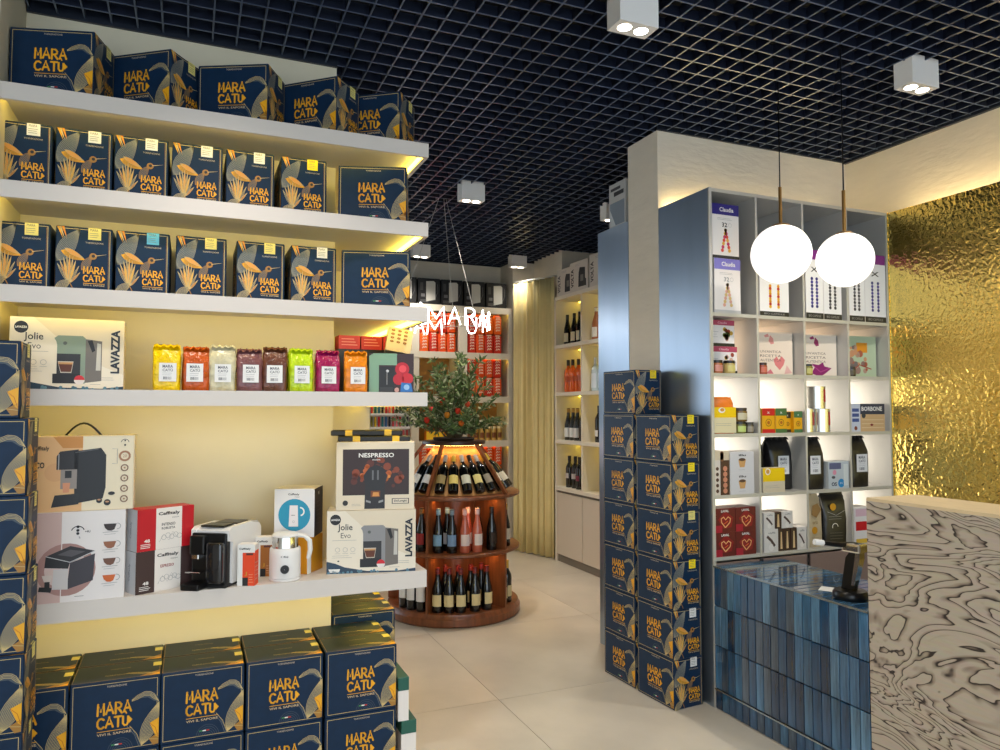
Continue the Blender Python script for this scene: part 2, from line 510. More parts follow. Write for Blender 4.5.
for (bx, by), (tx, ty), wd, m in (((0.22, 0.16), (0.04, 0.42), .022, GREYD), ((0.23, 0.16), (0.08, 0.48), .018, ORD), ((0.24, 0.15), (0.145, 0.52), .022, G), ((0.25, 0.15), (0.20, 0.55), .016, GREYD), ((0.25, 0.15), (0.25, 0.56), .022, OR), ((0.26, 0.15), (0.31, 0.53), .018, GD), ((0.26, 0.15), (0.36, 0.48), .020, G), ((0.27, 0.14), (0.42, 0.40), .018, GREYD), ((0.28, 0.14), (0.44, 0.30), .016, ORD)):
    leaf_art(cs, (bx, by), (tx, ty), wd, m, GL, 1, 0.0012)
leaf_art(cs, (0.0, 0.02), (0.30, 0.18), 0.07, GREYD, GL, 4, 0.0012)
cs.stroke([(0.25, 0.16), (0.34, 0.02)], 0.003, GD)
cs.up()
logo(cs, 0.50, 0.10, 0.88, 0.40, G)
ct = Canvas(BL, BS)
ct.frame(0.005, 0.0016, GD)
ct.text('TORREFAZIONE', 0.36, 0.25, 0.62, 0.31, ink(190, 170, 130)); ct.text('TORREFAZIONE', 0.40, 0.62, 0.64, 0.67, ink(150, 130, 100))
ct.poly([(0.74, 0.02), (0.99, 0.02), (0.99, 0.30)], GD); ct.up(); ct.poly([(0.86, 0.02), (0.99, 0.02), (0.99, 0.16)], G)
leaf_art(ct, (0.60, 0.30), (0.97, 0.12), 0.05, GREYD, GL, 3, 0.0012)
ct.poly([(0.80, 0.98), (0.99, 0.98), (0.99, 0.72)], GREYD)
NAVYKIT = Kit()
NAVYKIT.add('carton_body', MB().rbox(-BL / 2, BL / 2, -BS / 2, BS / 2, 0, BH, M_navy, 0.003, 1))
NAVYKIT.add('front_print', on_face(cf, BL, BS, BH, 'front')).add('side_print', on_face(cs, BL, BS, BH, 'right')).add('top_print', on_face(ct, BL, BS, BH, 'top'))
TAGK = {}
for nm, rgb in (('white', (232, 232, 228)), ('pale yellow', (232, 220, 130)), ('bright yellow', (250, 222, 20)), ('blue', (96, 186, 232))):
    c = Canvas(BS, BH); c.k = 6
    c.rect(0.565, 0.815, 0.795, 0.998, ink(*rgb)); c.up(); c.lines(0.59, 0.84, 0.77, 0.93, 3, ink(120, 120, 110), 0.0016); c.text('MARA', 0.60, 0.945, 0.74, 0.985, ink(110, 100, 80))
    c2 = Canvas(BL, BS); c2.k = 3
    c2.rect(0.90, 0.565, 0.998, 0.795, ink(*rgb))
    b = on_face(c, BL, BS, BH, 'right'); b2 = on_face(c2, BL, BS, BH, 'top')
    for me in (b2,):
        b.add(me.v, me.f, me.mats[0])
    TAGK[nm] = Kit().add('price_tag', b)
def navy(x, y, z, deg, label, tagc, group, name='coffee_carton'):
    """corner placement: x, y is the centre of the carton's base; deg turns it about the vertical"""
    return NAVYKIT.put(name, label, 'carton', (x, y, z), math.radians(deg), group, TAGK[tagc] if tagc else None)

def navy_corner(xc, yc, z, th, *a):
    t = math.radians(th)
    return navy(xc - math.cos(t) * BL / 2 + math.sin(t) * BS / 2, yc + math.sin(t) * BL / 2 + math.cos(t) * BS / 2, z, -th, *a)
g = 'navy coffee cartons on the topmost shelf'
navy_corner(-0.346, 3.02, Z1, 16, 'navy coffee carton on the topmost shelf, against the niche jamb', 'pale yellow', g)
navy_corner(-0.090, 3.05, Z1, 36, 'turned navy coffee carton on topmost shelf, next to the one against the jamb', 'pale yellow', g)
navy_corner(0.270, 3.03, Z1, 27, 'middle one of five navy coffee cartons on the topmost shelf', 'pale yellow', g)
navy_corner(0.545, 3.03, Z1, 42, 'strongly turned navy coffee carton on topmost shelf, last but one towards the shelf end', 'pale yellow', g)
navy_corner(0.828, 3.07, Z1, 36, 'navy coffee carton at the open end of the topmost shelf', 'pale yellow', g)
g = 'upright navy cartons on the second shelf'
PLACE = ['against the niche jamb', 'second from the jamb', 'third from the jamb', 'third from the wide carton', 'second from the wide carton', 'next to the wide carton']
for iq, (xc, tg) in enumerate(((-0.5765, 'white'), (-0.379, 'white'), (-0.185, 'white'), (0.014, 'white'), (0.213, 'white'), (0.426, 'bright yellow'))):
    lab = 'navy hummingbird carton with white tag, second shelf from the ceiling, ' + PLACE[iq] if tg == 'white' else 'navy hummingbird carton with bright yellow price tag on the shelf below the topmost'
    navy(xc, 3.10 + BL / 2, Z2, -90, lab, tg, g)
navy_corner(0.850, 3.035, Z2, 18, 'wide navy carton at the open end of the shelf below the topmost', None, 'wide navy cartons at the shelf ends')
g = 'upright navy cartons on the third shelf'
for iq, (xc, tg) in enumerate(((-0.5735, 'pale yellow'), (-0.371, 'pale yellow'), (-0.173, 'blue'), (0.035, 'pale yellow'), (0.259, 'pale yellow'), (0.470, 'white'))):
    lab = {'pale yellow': 'navy hummingbird carton with pale yellow tag above the coffee bags, ' + PLACE[iq], 'blue': 'navy hummingbird carton with the only blue price tag', 'white': 'navy hummingbird carton with white tag on the shelf above the coffee bags'}[tg]
    navy(xc, 3.247, Z3, -90, lab, tg, g)
navy_corner(0.868, 3.035, Z3, 16, 'wide navy carton at the open end of the shelf above the coffee bags', None, 'wide navy cartons at the shelf ends')
# tall stack in front of the jamb
ordinal = ['bottom', 'second', 'third', 'fourth', 'fifth', 'sixth', 'topmost']
for i in range(7):
    dx = (0.006, 0.0, 0.004, 0.002, -0.002, -0.008, -0.034)[i]
    navy(-0.607 + dx, 2.72 + BS / 2 + (0.004 if i % 2 else 0), i * 0.2452, (0, 1, -1, 0, 1, 0, 1)[i], '%s navy carton of the tall stack in front of the niche jamb' % ordinal[i] if i in (0, 6) else '%s navy carton from the floor in the tall stack by the niche jamb' % ordinal[i], 'pale yellow', 'tall stack of navy cartons by the jamb')
# floor cartons under the shelves: five columns, two deep, two high
cols = [-0.522, -0.2255, 0.070, 0.369, 0.671]
FS = 1.062      # these floor cartons are a little taller
for j, cx in enumerate(cols):
    for r in range(2):
        for k in range(2):
            lab = ('upper' if k else 'lower') + (' navy carton of the front floor row, ' if r == 0 else ' navy carton of the rear floor row, ') + ['beside the tall stack', 'second from the tall stack', 'in the middle', 'second from the green lids', 'beside the green lids'][j]
            o = navy(cx + random.uniform(-.001, .001), 3.03 + BS / 2 + r * 0.1885 + (0.0 if k else 0.002), k * 0.2452 * FS, 0, lab, 'pale yellow', ('front' if r == 0 else 'rear') + ' floor row of navy cartons under the lowest shelf')
            o.scale = (1, 1, FS)
# cartons on a low board in the recess past the wall end
t = thing('low_platform', 'low board platform under the cartons past the wall end', 'platform', (0.765, 3.60, 0))
link('deck', MB().box(-.155, .155, -.19, .19, .05, .07, M_woodin).mesh('deck'), t)
for q in (-.14, .11):
    link('runner', MB().box(q, q + .03, -.19, .19, 0, .05, M_woodin).mesh('runner'), t)
for r in range(2):
    for k in range(2):
        navy(0.765, 3.41 + BS / 2 + r * 0.1885 + .002, .0705 + k * .2452, 0, ['lower', 'upper'][k] + ' navy carton on the low platform, ' + ['just behind the floor rows', 'deeper in the recess'][r], 'bright yellow' if r else 'pale yellow', 'navy cartons on the low platform')
# two columns of cartons beside the aluminium panel
for i in range(6):
    th = math.radians(5.5)
    navy(2.225 + BS / 2 + 0.013, 3.085 + BL / 2, i * 0.2452, -90 + 4 + random.uniform(-.7, .7), '%s navy carton from the floor in the shorter column beside the aluminium panel' % (ordinal[i] if i else 'first'), ('white', 'white', 'bright yellow', 'pale yellow', 'bright yellow', 'bright yellow')[i], 'shorter column of navy cartons by the aluminium panel')
for i in range(7):
    navy(2.215 + BS / 2 + 0.008 + (0.012 if i == 6 else 0), 3.40 + BL / 2 + (0.01 if i == 6 else 0), i * 0.2452, -90 + 3 + (2 if i == 6 else 0), ('%s navy carton from the floor in the taller column behind the shorter one' % (ordinal[i] if i else 'first')) if i < 6 else 'topmost navy carton of the taller column by the aluminium panel', 'bright yellow', 'taller column of navy cartons by the aluminium panel')

# ---------------------------------------------------------------- green and white cartons at the end of the floor rows
M_wc = mat('white_board', (236, 230, 224), 0.5); M_gc = mat('green_board', (30, 92, 78), 0.45)
for x0_, wx, z0, hb, hg, lab in ((.845, .064, 0, .135, .055, 'white carton with green lid on the floor at the end of the navy rows'), (.830, .046, .1905, .125, .055, 'narrower white carton with green lid standing on the other green lidded one')):
    gk = Kit().add('carton_body', MB().box(0, wx, 0, .33, 0, hb, M_wc)).add('lid', MB().rbox(-.001, wx + .001, -.002, .332, hb, hb + hg, M_gc, .002, 1))
    gk.put('gift_carton', lab, 'carton', (x0_, 3.05, z0), 0, 'green lidded cartons')

# ================================================================== COFFEE BAGS
def bag_mb(w, d, h, m, fold=0.02, puff=1.0, seed=0, n=20):
    """gusseted bag: rounded oblong sections lofted from the base to a pinched, crimped top"""
    rnd = random.Random(seed)
    secs = [(0, .47, .47), (.015, .5, .5), (.25, .51, .52), (.5, .51, .53 * puff), (.7, .505, .46 * puff), (.84, .50, .30), (.93, .49, .12), (.965, .485, .05), (1.0, .485, .035)]
    b = MB(); vs = []; fs = []
    for q, (z, a, c) in enumerate(secs):
        for k in range(n):
            t = 2 * PI * k / n
            ct_, st_ = math.cos(t), math.sin(t)
            e = 0.35
            x = math.copysign(abs(ct_) ** e, ct_) * a * w; y_ = math.copysign(abs(st_) ** e, st_) * c * d
            j = (0.016 if q > 2 else 0.008) if 0 < q < 7 else 0.003
            vs.append((x + rnd.uniform(-j, j) * w * 2, y_ + rnd.uniform(-j, j) * d * 2, z * h + (rnd.uniform(-.012, .012) * h if q >= 5 else 0)))
    for i in range(len(secs) - 1):
        for k in range(n):
            k2 = (k + 1) % n
            fs.append((i * n + k, i * n + k2, (i + 1) * n + k2, (i + 1) * n + k))
    fs.append(tuple(range(n))[::-1]); fs.append(tuple((len(secs) - 1) * n + k for k in range(n)))
    b.add(vs, fs, m)
    return b
def bag_seal(w, d, h, m):
    b = MB(); n = 9
    vs = []
    for i in range(n):
        x = -0.485 * w + 0.97 * w * i / (n - 1); z = 0.004 * ((i % 2) * 2 - 1)
        vs += [(x, 0.006, h * 0.985 + z), (x, -0.012, h * 1.0 + z), (x, -0.020, h * 0.955 + z)]
    fs = []
    for i in range(n - 1):
        for j in range(2):
            fs.append((i * 3 + j, i * 3 + j + 1, i * 3 + j + 4, i * 3 + j + 3))
    return b.add(vs, fs, m)
def maracatu_label(w, h):
    c = Canvas(w, h)
    c.rect(0, 0, 1, 1, ink(232, 232, 230)); c.up()
    c.text('MARA', 0.2, 0.74, 0.8, 0.9, ink(60, 66, 80), .02); c.text('CATÙ', 0.2, 0.54, 0.8, 0.72, ink(60, 66, 80), .02)
    c.lines(0.2, 0.3, 0.8, 0.5, 2, ink(140, 140, 150), 0.0012); c.barcode(0.25, 0.1, 0.75, 0.26, ink(50, 50, 60))
    return c
LBLME = maracatu_label(0.060, 0.070).mb((-0.030, 0, 0), (1, 0, 0), (0, 0, 1), (0, -1, 0)).mesh('label')
def coffee_bag(x, y, z, w, d, h, rgb, label, rot, seed, group, off=0.0, lean=0):
    m = mat('bag_%d_%d_%d' % rgb, rgb, 0.26, noise=0.3, nscale=26, bump=0.9, bscale=38)
    t = thing('coffee_bag', label, 'coffee bag', (x, y, z), rot, group)
    link('bag_body', bag_mb(w, d, h, m, seed=seed).mesh('bag_body', True), t)
    link('top_seal', bag_seal(w, d, h, m).mesh('top_seal'), t)
    l = link('label', LBLME, t, (off, -d * 0.565, 0.035)); l['label'] = 'white printed label'
    if lean:
        t.rotation_euler = (0, lean, rot)
    return t
g = 'coloured coffee bags on the shelf'
yb = 3.085
for i, (x, rgb, h, nm, rot, off) in enumerate([
        (-0.081, (250, 205, 0), 0.176, 'bright yellow coffee bag on the shelf beside the orange one', 0.0, 0.004),
        (0.022, (196, 84, 12), 0.170, 'rust orange glossy coffee bag between the yellow and the silver one', 0.12, -0.008),
        (0.119, (206, 200, 168), 0.180, 'pale silver coffee bag standing on the shelf', -0.1, 0.004),
        (0.219, (120, 74, 76), 0.168, 'mauve brown coffee bag between the silver and the dark brown one', 0.0, 0.004),
        (0.318, (102, 58, 40), 0.178, 'dark brown coffee bag beside the lime one', -0.12, 0.0),
        (0.419, (186, 214, 24), 0.176, 'lime green coffee bag standing on the shelf', 0.05, 0.0),
        (0.527, (156, 16, 82), 0.172, 'magenta coffee bag standing on the shelf', 0.05, 0.0),
        (0.645, (226, 132, 10), 0.172, 'amber orange coffee bag at the wall end, beside the green machine carton', -0.12, 0.008)]):
    coffee_bag(x, yb, Z4, 0.096, 0.062, h, rgb, nm, rot, 20 + i, g, off)

# ================================================================== MACHINE CARTONS
BLKI = ink(22, 22, 24); DG = ink(58, 58, 60); LG = ink(150, 150, 150); WH = ink(240, 238, 232)
def machine_picture(c, u0, v0, u1, v1, body, dark, kind=0):
    """picture of a capsule machine: body, head, spout, cup, tray"""
    def P(pts):
        return [(u0 + (u1 - u0) * a, v0 + (v1 - v0) * b) for a, b in pts]
    if kind == 0:
        c.poly(P([(.55, .0), (1, .06), (1, .9), (.55, .95)]), dark); c.up()
        c.poly(P([(0.08, .62), (.56, .62), (.56, 0), (.66, 0), (.66, .95), (.6, 1), (.10, 1), (.02, .94), (.06, .88), (.08, .8)]), body)
        c.poly(P([(0, 0), (.56, 0), (.56, .20), (0, .20)]), BLKI); c.poly(P([(.08, .2), (.56, .2), (.56, .62), (.08, .62)]), ink(40, 40, 42)); c.up()
        c.poly(P([(.70, .90), (.80, .92), (.86, .70), (.80, .66)]), BLKI)
        c.poly(P([(.10, .46), (.42, .46), (.38, .22), (.16, .22)]), ink(206, 196, 180)); c.up()
        c.poly(P([(.12, .40), (.40, .40), (.37, .24), (.17, .24)]), ink(96, 44, 14)); c.poly(P([(.11, .44), (.41, .44), (.40, .40), (.12, .40)]), ink(200, 150, 90))
        c.disc(u0 + (u1 - u0) * .24, v0 + (v1 - v0) * .84, c.w * .018, ink(90, 96, 92), 12)
        c.poly(P([(.88, .28), (.98, .28), (.98, .84), (.90, .86)]), ink(200, 196, 186))
    elif kind == 1:
        c.poly(P([(.42, .05), (.95, .12), (1, .3), (1, .85), (.9, .97), (.40, .92)]), BLKI)
        c.poly(P([(.08, .62), (.48, .62), (.48, .95), (.14, .92), (.08, .84)]), ink(34, 32, 34)); c.up()
        c.poly(P([(.16, .30), (.46, .30), (.46, .62), (.16, .62)]), ink(150, 140, 132)); c.poly(P([(0, 0), (.5, .04), (.5, .22), (.06, .20)]), ink(30, 30, 32)); c.up()
        c.poly(P([(.20, .40), (.34, .40), (.32, .24), (.21, .24)]), ink(220, 150, 110)); c.poly(P([(.24, .48), (.36, .48), (.36, .60), (.24, .60)]), ink(30, 30, 32))
        c.stroke(P([(.42, .90), (.85, .95)]), .003, ink(90, 90, 90)); c.stroke(P([(.12, .62), (.12, .88)]), .003, ink(170, 170, 170))
    else:
        c.poly(P([(.5, .04), (.97, .2), (1, .8), (.55, .62)]), ink(52, 48, 56)); c.poly(P([(.12, .80), (.55, 1), (1, .86), (.55, .62)]), ink(34, 32, 36)); c.up()
        c.poly(P([(.10, .55), (.52, .50), (.55, .64), (.12, .80)]), ink(24, 24, 26)); c.poly(P([(.24, .06), (.52, .04), (.52, .50), (.26, .50)]), ink(205, 200, 198))
        c.poly(P([(0, .04), (.22, .0), (.24, .10), (.02, .14)]), BLKI); c.poly(P([(.06, .38), (.24, .38), (.22, .24), (.10, .24)]), ink(214, 200, 190)); c.poly(P([(.11, .10), (.2, .10), (.2, .24), (.11, .24)]), BLKI); c.up()
        c.stroke(P([(.12, .80), (.55, .64), (1, .86)]), .0026, ink(200, 200, 200)); c.poly(P([(.32, .82), (.55, .92), (.82, .86), (.58, .76)]), ink(80, 76, 80))
    return c.up()
def jolie_canvas(w, h, body):
    c = Canvas(w, h)
    c.rect(0, 0, 1, 1, ink(226, 212, 186)); c.up()
    c.poly([(0, 1), (0.20, 1), (0.62, 0.45), (1, 0.22), (1, 0), (0, 0)], ink(236, 226, 206)); c.up()
    c.poly([(0, 0), (1, 0), (1, .055), (.8, .02), (.45, .03), (.2, .10), (.1, .16), (0, .2)], ink(36, 62, 84)); c.up()
    for i in range(16):
        c.disc(random.uniform(.02, .95), random.uniform(0, .04), .006, ink(86, 130, 150), 8)
    c.poly([(0.04, .02), (.14, .02), (.15, .075), (.02, .075)], WH)
    c.disc(.095, .86, w * .06, BLKI, 20); c.up(); c.text('LAVAZZA', .045, .845, .145, .875, WH, .03)
    c.text('Jolie', .12, .66, .285, .79, BLKI, .01); c.text('Evo', .155, .565, .265, .65, ink(90, 86, 80))
    c.stroke([(.06, .53), (.33, .53)], .0012, LG)
    for i in range(3):
        c.ring(.12 + .085 * i, .38, w * .025, .0012, LG, 14); c.stroke([(.09 + .085 * i, .32), (.15 + .085 * i, .32)], .001, LG)
    c.lines(.06, .24, .30, .30, 2, LG, .001)
    c.disc(.13, .20, w * .012, BLKI, 10, w * .008)
    machine_picture(c, .37, .09, .80, .76, body, ink(112, 106, 100))
    c.disc(.605, .14, w * .047, ink(236, 226, 220), 18); c.up(); c.raw([(.605 * w + w * .047 * math.cos(a * PI / 10), .14 * h + w * .047 * math.sin(a * PI / 10)) for a in range(0, 11)], [tuple(range(11))], ink(206, 30, 44))
    c.text('LAVAZZA', .88, .24, .962, .86, ink(28, 36, 48), .045, 90)
    c.lines(.80, .13, .93, .19, 2, LG, .0012); c.lines(.70, .07, .82, .09, 1, LG, .0012)
    return c
M_kraft = mat('cream_board', (228, 214, 188), 0.5)
JW, JD, JH = 0.365, 0.15, 0.262
side_j = Canvas(JD, JH); side_j.rect(.1, .1, .9, .5, ink(60, 52, 46)); side_j.up(); side_j.disc(.5, .75, .03, BLKI); side_j.text('Jolie', .3, .55, .7, .66, BLKI)
carton_kit(JW, JD, JH, M_kraft, {'front': jolie_canvas(JW, JH, ink(132, 150, 132)), 'left': side_j}).put('machine_carton', 'cream coffee machine carton showing a sage green machine, beside the yellow coffee bag', 'carton', (-0.418 + 0.004, 3.085 + JD / 2, Z4), math.radians(1.5), 'coffee machine cartons')
carton_kit(JW, JD, JH - .005, M_kraft, {'front': jolie_canvas(JW, JH - .005, ink(140, 140, 142)), 'left': side_j}).put('machine_carton', 'cream coffee machine carton with grey machine at the end of the lowest shelf', 'carton', (0.728, 3.118, Z5), math.radians(-13), 'coffee machine cartons')
# dark picture carton standing on it
NW, ND, NH = 0.325, 0.15, 0.285
c = Canvas(NW, NH)
c.rect(.085, .22, .93, .89, ink(46, 24, 20)); c.up()
rn = random.Random(3)
M_flare = [ink(88, 36, 22), ink(134, 58, 26), ink(186, 92, 36), ink(222, 138, 60)]
for k in range(3):
    for i in range(26):
        a = rn.uniform(0, 2 * PI); r_ = rn.uniform(.02, .36 - .09 * k)
        u_ = min(.90, max(.115, .51 + r_ * math.cos(a))); v_ = min(.80, max(.26, .52 + r_ * .6 * math.sin(a)))
        c.disc(u_, v_, NW * rn.uniform(.02, .055 - .012 * k), M_flare[k + (i % 2)], 9)
    c.up()
c.poly([(.36, .02), (.62, .02), (.62, .38), (.655, .5), (.62, .56), (.60, .62), (.51, .66), (.42, .62), (.38, .56), (.345, .5), (.37, .38)], ink(30, 28, 30)); c.up()
c.poly([(.44, .19), (.56, .19), (.56, .28), (.44, .28)], ink(120, 60, 20)); c.poly([(.455, .44), (.475, .44), (.475, .58), (.455, .58)], ink(110, 110, 112)); c.poly([(.52, .44), (.54, .44), (.54, .58), (.52, .58)], ink(110, 110, 112))
c.up(); c.poly([(.46, .20), (.55, .20), (.54, .26), (.47, .26)], ink(214, 146, 70)); c.poly([(.38, .12), (.44, .10), (.44, .13), (.38, .15)], LG); c.poly([(.54, .10), (.60, .12), (.60, .15), (.54, .13)], LG)
c.text('NESPRESSO', .285, .77, .735, .835, WH, .02); c.text('INISSIA', .46, .725, .56, .745, WH, .01)
c.rect(.71, .085, .93, .165, BLKI); c.up(); c.rect(.72, .093, .92, .157, ink(226, 212, 190)); c.up(); c.text("De'Longhi", .74, .105, .90, .145, BLKI, .02)
c.disc(.12, .11, NW * .034, ink(40, 38, 36)); c.lines(.20, .06, .32, .10, 2, LG, .001)
carton_kit(NW, ND, NH, M_kraft, {'front': c}).put('machine_carton', 'cream carton with dark fiery machine picture, on top of the grey machine carton', 'carton', (0.742, 3.122, Z5 + JH - .0045), math.radians(-12), 'coffee machine cartons')
for i, (z, lab, dx, dy, ang) in enumerate(((0, 'flat black tray with yellow tape lying on the dark picture carton', 0.0, -0.01, -10), (0.0235, 'upper flat black tray with yellow tape on the pile above the picture carton', -0.02, 0.03, -14))):
    t = thing('flat_tray', lab, 'tray', (0.735 + dx, 3.135 + dy, Z5 + JH + NH - .004 + z), math.radians(ang), 'taped flat trays')
    link('tray_body', MB().rbox(-.15, .15, -.06, .06, 0, .022, mat('black_board', (30, 28, 26), .5), .003, 1).mesh('tray_body'), t)
    for q in (-.09, .075):
        o = link('tape', MB().box(q, q + .03, -.0608, .0608, -.0002, .0226, mat('yellow_tape', (236, 190, 16), .4)).mesh('tape'), t); o['label'] = 'yellow tape band'

# cartons on the left part of the lowest shelf
BW, BD, BHt = 0.278, 0.17, 0.315
c = Canvas(BW, BHt)
c.rect(0, 0, 1, 1, ink(232, 226, 222)); c.up(); c.rect(0, 0, .28, 1, ink(202, 172, 164)); c.up(); c.disc(.34, .36, BW * .33, ink(168, 128, 120), 26); c.up(); c.disc(.34, .36, BW * .24, ink(214, 190, 182), 24); c.up()
c.rect(.28, .0, .29, 1, ink(232, 226, 222)); c.up()
machine_picture(c, .04, .12, .66, .62, BLKI, BLKI, 2)
c.ring(.46, .77, BW * .075, .003, BLKI, 12, 20, 160)
for v in (.83, .79, .755):
    c.disc(.46, v, BW * .018, BLKI, 10)
c.text('+4U', .54, .76, .60, .785, BLKI, .02); c.text('2', .47, .70, .49, .72, BLKI)
for i, (v, m) in enumerate(((.80, ink(44, 26, 20)), (.60, ink(150, 92, 60)), (.41, ink(110, 70, 50)), (.22, ink(206, 98, 28)))):
    c.poly([(.75, v + .045), (.90, v + .045), (.875, v - .02), (.84, v - .035), (.80, v - .03), (.765, v)], m); c.ring(.91, v + .015, .010, .002, LG, 10, -100, 100)
    c.stroke([(.74, v - .05), (.92, v - .045)], .0015, LG); c.stroke([(.76, v - .075), (.89, v - .072)], .0012, LG)
c.lines(.44, .04, .56, .07, 1, DG, .0014)
carton_kit(BW, BD, BHt, M_wc, {'front': c}).put('machine_carton', 'white and dusty pink carton picturing a milk coffee machine, standing on the lowest shelf', 'carton', (-0.346, 3.005 + BD / 2, Z5), math.radians(1), 'coffee machine cartons')
AW, AD, AH = 0.325, 0.16, 0.268
c = Canvas(AW, AH)
c.rect(0, 0, 1, 1, ink(236, 222, 190)); c.up(); c.rect(0, 0, .49, 1, ink(228, 180, 124)); c.up(); c.poly([(.20, 1), (.49, 1), (.49, .84), (.30, .84)], ink(206, 140, 64)); c.disc(.23, .52, AW * .10, ink(222, 170, 118), 20); c.up()
machine_picture(c, .20, .06, .72, .86, BLKI, BLKI, 1)
c.text('Caffitaly', .01, .80, .17, .87, ink(30, 26, 24), .02); c.text('ECO', .02, .58, .13, .66, BLKI, .03)
c.disc(.66, .13, AW * .03, BLKI, 12); c.disc(.74, .10, AW * .035, BLKI, 12); c.disc(.78, .22, AW * .035, BLKI, 12, AW * .02); c.up(); c.disc(.66, .14, AW * .018, ink(190, 140, 100), 10, AW * .01); c.disc(.74, .11, AW * .02, ink(190, 140, 100), 10, AW * .01)
c.ring(.905, .90, AW * .04, .002, DG, 10, 10, 170); c.disc(.905, .93, AW * .009, BLKI, 8); c.disc(.905, .87, AW * .011, BLKI, 8)
c.ring(.905, .72, AW * .05, .007, ink(168, 120, 84), 18); c.text('20', .885, .70, .925, .74, ink(168, 120, 84))
for v in (.56, .42, .28, .14):
    c.ring(.905, v, AW * .034, .004, ink(128, 92, 66), 16); c.up(); c.disc(.905, v, AW * .01, ink(168, 120, 84), 8)
c.frame(.002, .001, ink(210, 190, 150)); c.stroke([(.78, .62), (.83, .62), (.83, .82), (.78, .82)], .0014, LG)
k = carton_kit(AW, AD, AH, M_kraft, {'front': c})
t = k.put('machine_carton', 'orange and cream carton picturing a slim black machine, with a black cord handle', 'carton', (-0.346, 3.015 + AD / 2, Z5 + BHt + .0005), math.radians(1), 'coffee machine cartons')
link('carry_handle', MB().tube([(-.07 + .12 * i / 10, 0, AH - .004 + .048 * math.sin(PI * i / 10)) for i in range(11)], .004, M_black, 6).mesh('carry_handle', True), t)
# capsule cartons
CW, CD, CH = 0.215, 0.085, 0.154
def capsule_canvas(col, name2, n):
    c = Canvas(CW, CH)
    c.rect(0, 0, 1, 1, ink(236, 230, 222)); c.up(); c.rect(0, 0, .32, 1, col); c.rect(.78, 0, 1, 1, col); c.up()
    c.text('Caffitaly', .36, .80, .74, .90, BLKI, .03); c.text('SYSTEM', .60, .73, .72, .76, DG); c.text(name2, .42, .56, .66, .63, ink(150, 40, 36) if n == 0 else DG, .02)
    if n:
        c.text('ROBUSTA', .42, .47, .66, .53, DG, .02)
    for i in range(5):
        c.ring(.46 + .07 * i, .28 + .04 * (i % 2), .009, .0012, LG, 10)
    c.stroke([(.38, .18), (.46, .36), (.55, .2), (.62, .4), (.7, .24)], .0012, LG)
    c.text('48', .12, .20, .22, .28, WH, .03); c.lines(.06, .06, .27, .18, 3, WH, .0022)
    return c
Mr = mat('red_board', (188, 18, 32), .4); Mbn = mat('brown_board', (64, 44, 42), .45)
for i, (col, nm2, body, lab) in enumerate(((ink(62, 42, 40), 'ESPRESSO', Mbn, 'brown and white capsule carton standing on the lowest shelf'), (ink(190, 16, 30), 'INTENSO', Mr, 'red and white capsule carton on top of the brown one'))):
    kk = carton_kit(CW, CD, CH, body, {'front': capsule_canvas(col, nm2, i)}, seam=False)
    sc_ = Canvas(CD, CH); sc_.rect(0, 0, 1, 1, ink(208, 210, 214)); sc_.up(); sc_.text('Caffitaly', .3, .3, .5, .7, ink(96, 104, 120), .0, 90); kk.add('left_print', on_face(sc_, CW, CD, CH, 'left'))
    kk.put('capsule_carton', lab, 'carton', (-0.092 + .002 * i, 3.096, Z5 + i * (CH + .0006)), math.radians(27), 'capsule cartons on the lowest shelf')
# slim cartons
def slim(x, y, rot, top, lab):
    w, d, h = 0.066, 0.05, 0.158
    c = Canvas(w, h); c.rect(0, 0, 1, 1, WH); c.up(); c.rect(.30, .0, 1, .80, top); c.up(); c.rect(.30, 0, .62, .20, BLKI); c.text('Caffitaly', .10, .86, .75, .92, BLKI, .03); c.rect(.5, .74, .9, .79, ink(90, 40, 30)); c.up(); c.text('J', .42, .24, .56, .34, ink(214, 160, 40)); c.lines(.66, .06, .95, .3, 4, ink(250, 190, 150), .0014)
    s = Canvas(d, h); s.rect(0, 0, 1, .84, top); s.up(); s.lines(.1, .1, .9, .6, 5, WH, .0012)
    carton_kit(w, d, h, M_wc, {'front': c, 'right': s}, seam=False).put('slim_carton', lab, 'carton', (x, y, Z5), rot, 'slim capsule cartons')
slim(0.222, 3.030, -.35, ink(238, 70, 16), 'slim white and orange red capsule carton beside the white coffee machine')
slim(0.297, 3.170, -.25, ink(176, 106, 30), 'slim white and brown capsule carton behind the milk frother')

# the white coffee machine
t = thing('coffee_machine', 'white capsule coffee machine with a black front on the lowest shelf', 'coffee machine', (0.144, 3.135, Z5), math.radians(-33))
mw = 0.16
prof = [(-.07, 0.012), (.125, 0.012), (.135, .03), (.135, .195), (.12, .213), (.05, .228), (-.09, .226), (-.11, .215), (-.11, .175), (-.085, .17), (-.085, .012)]
for s_, nm in ((-1, 'side_panel'), (1, 'side_panel')):
    x0 = -mw / 2 if s_ < 0 else mw / 2 - .02
    link(nm, MB().prism_x(prof, x0, x0 + .02, M_white).mesh(nm), t)
link('housing', MB().prism_x([(-.085, .012), (.125, .012), (.132, .03), (.132, .19), (.12, .209), (.05, .224), (-.09, .222), (-.105, .213), (-.105, .178), (-.085, .172)], -mw / 2 + .02, mw / 2 - .02, M_white).mesh('housing'), t)
fp_ = o = link('front_panel', MB().rbox(-mw / 2 + .008, mw / 2 - .008, -.118, -.086, .012, .205, M_black, .006, 2).mesh('front_panel'), t); o['label'] = 'black front'
brew = link('brew_head', MB().rbox(-mw / 2 + .012, -.004, -.142, -.112, .125, .198, M_black, .008, 2).rbox(-.06, -.03, -.14, -.115, .108, .128, M_chrome, .003, 1).mesh('brew_head'), fp_)
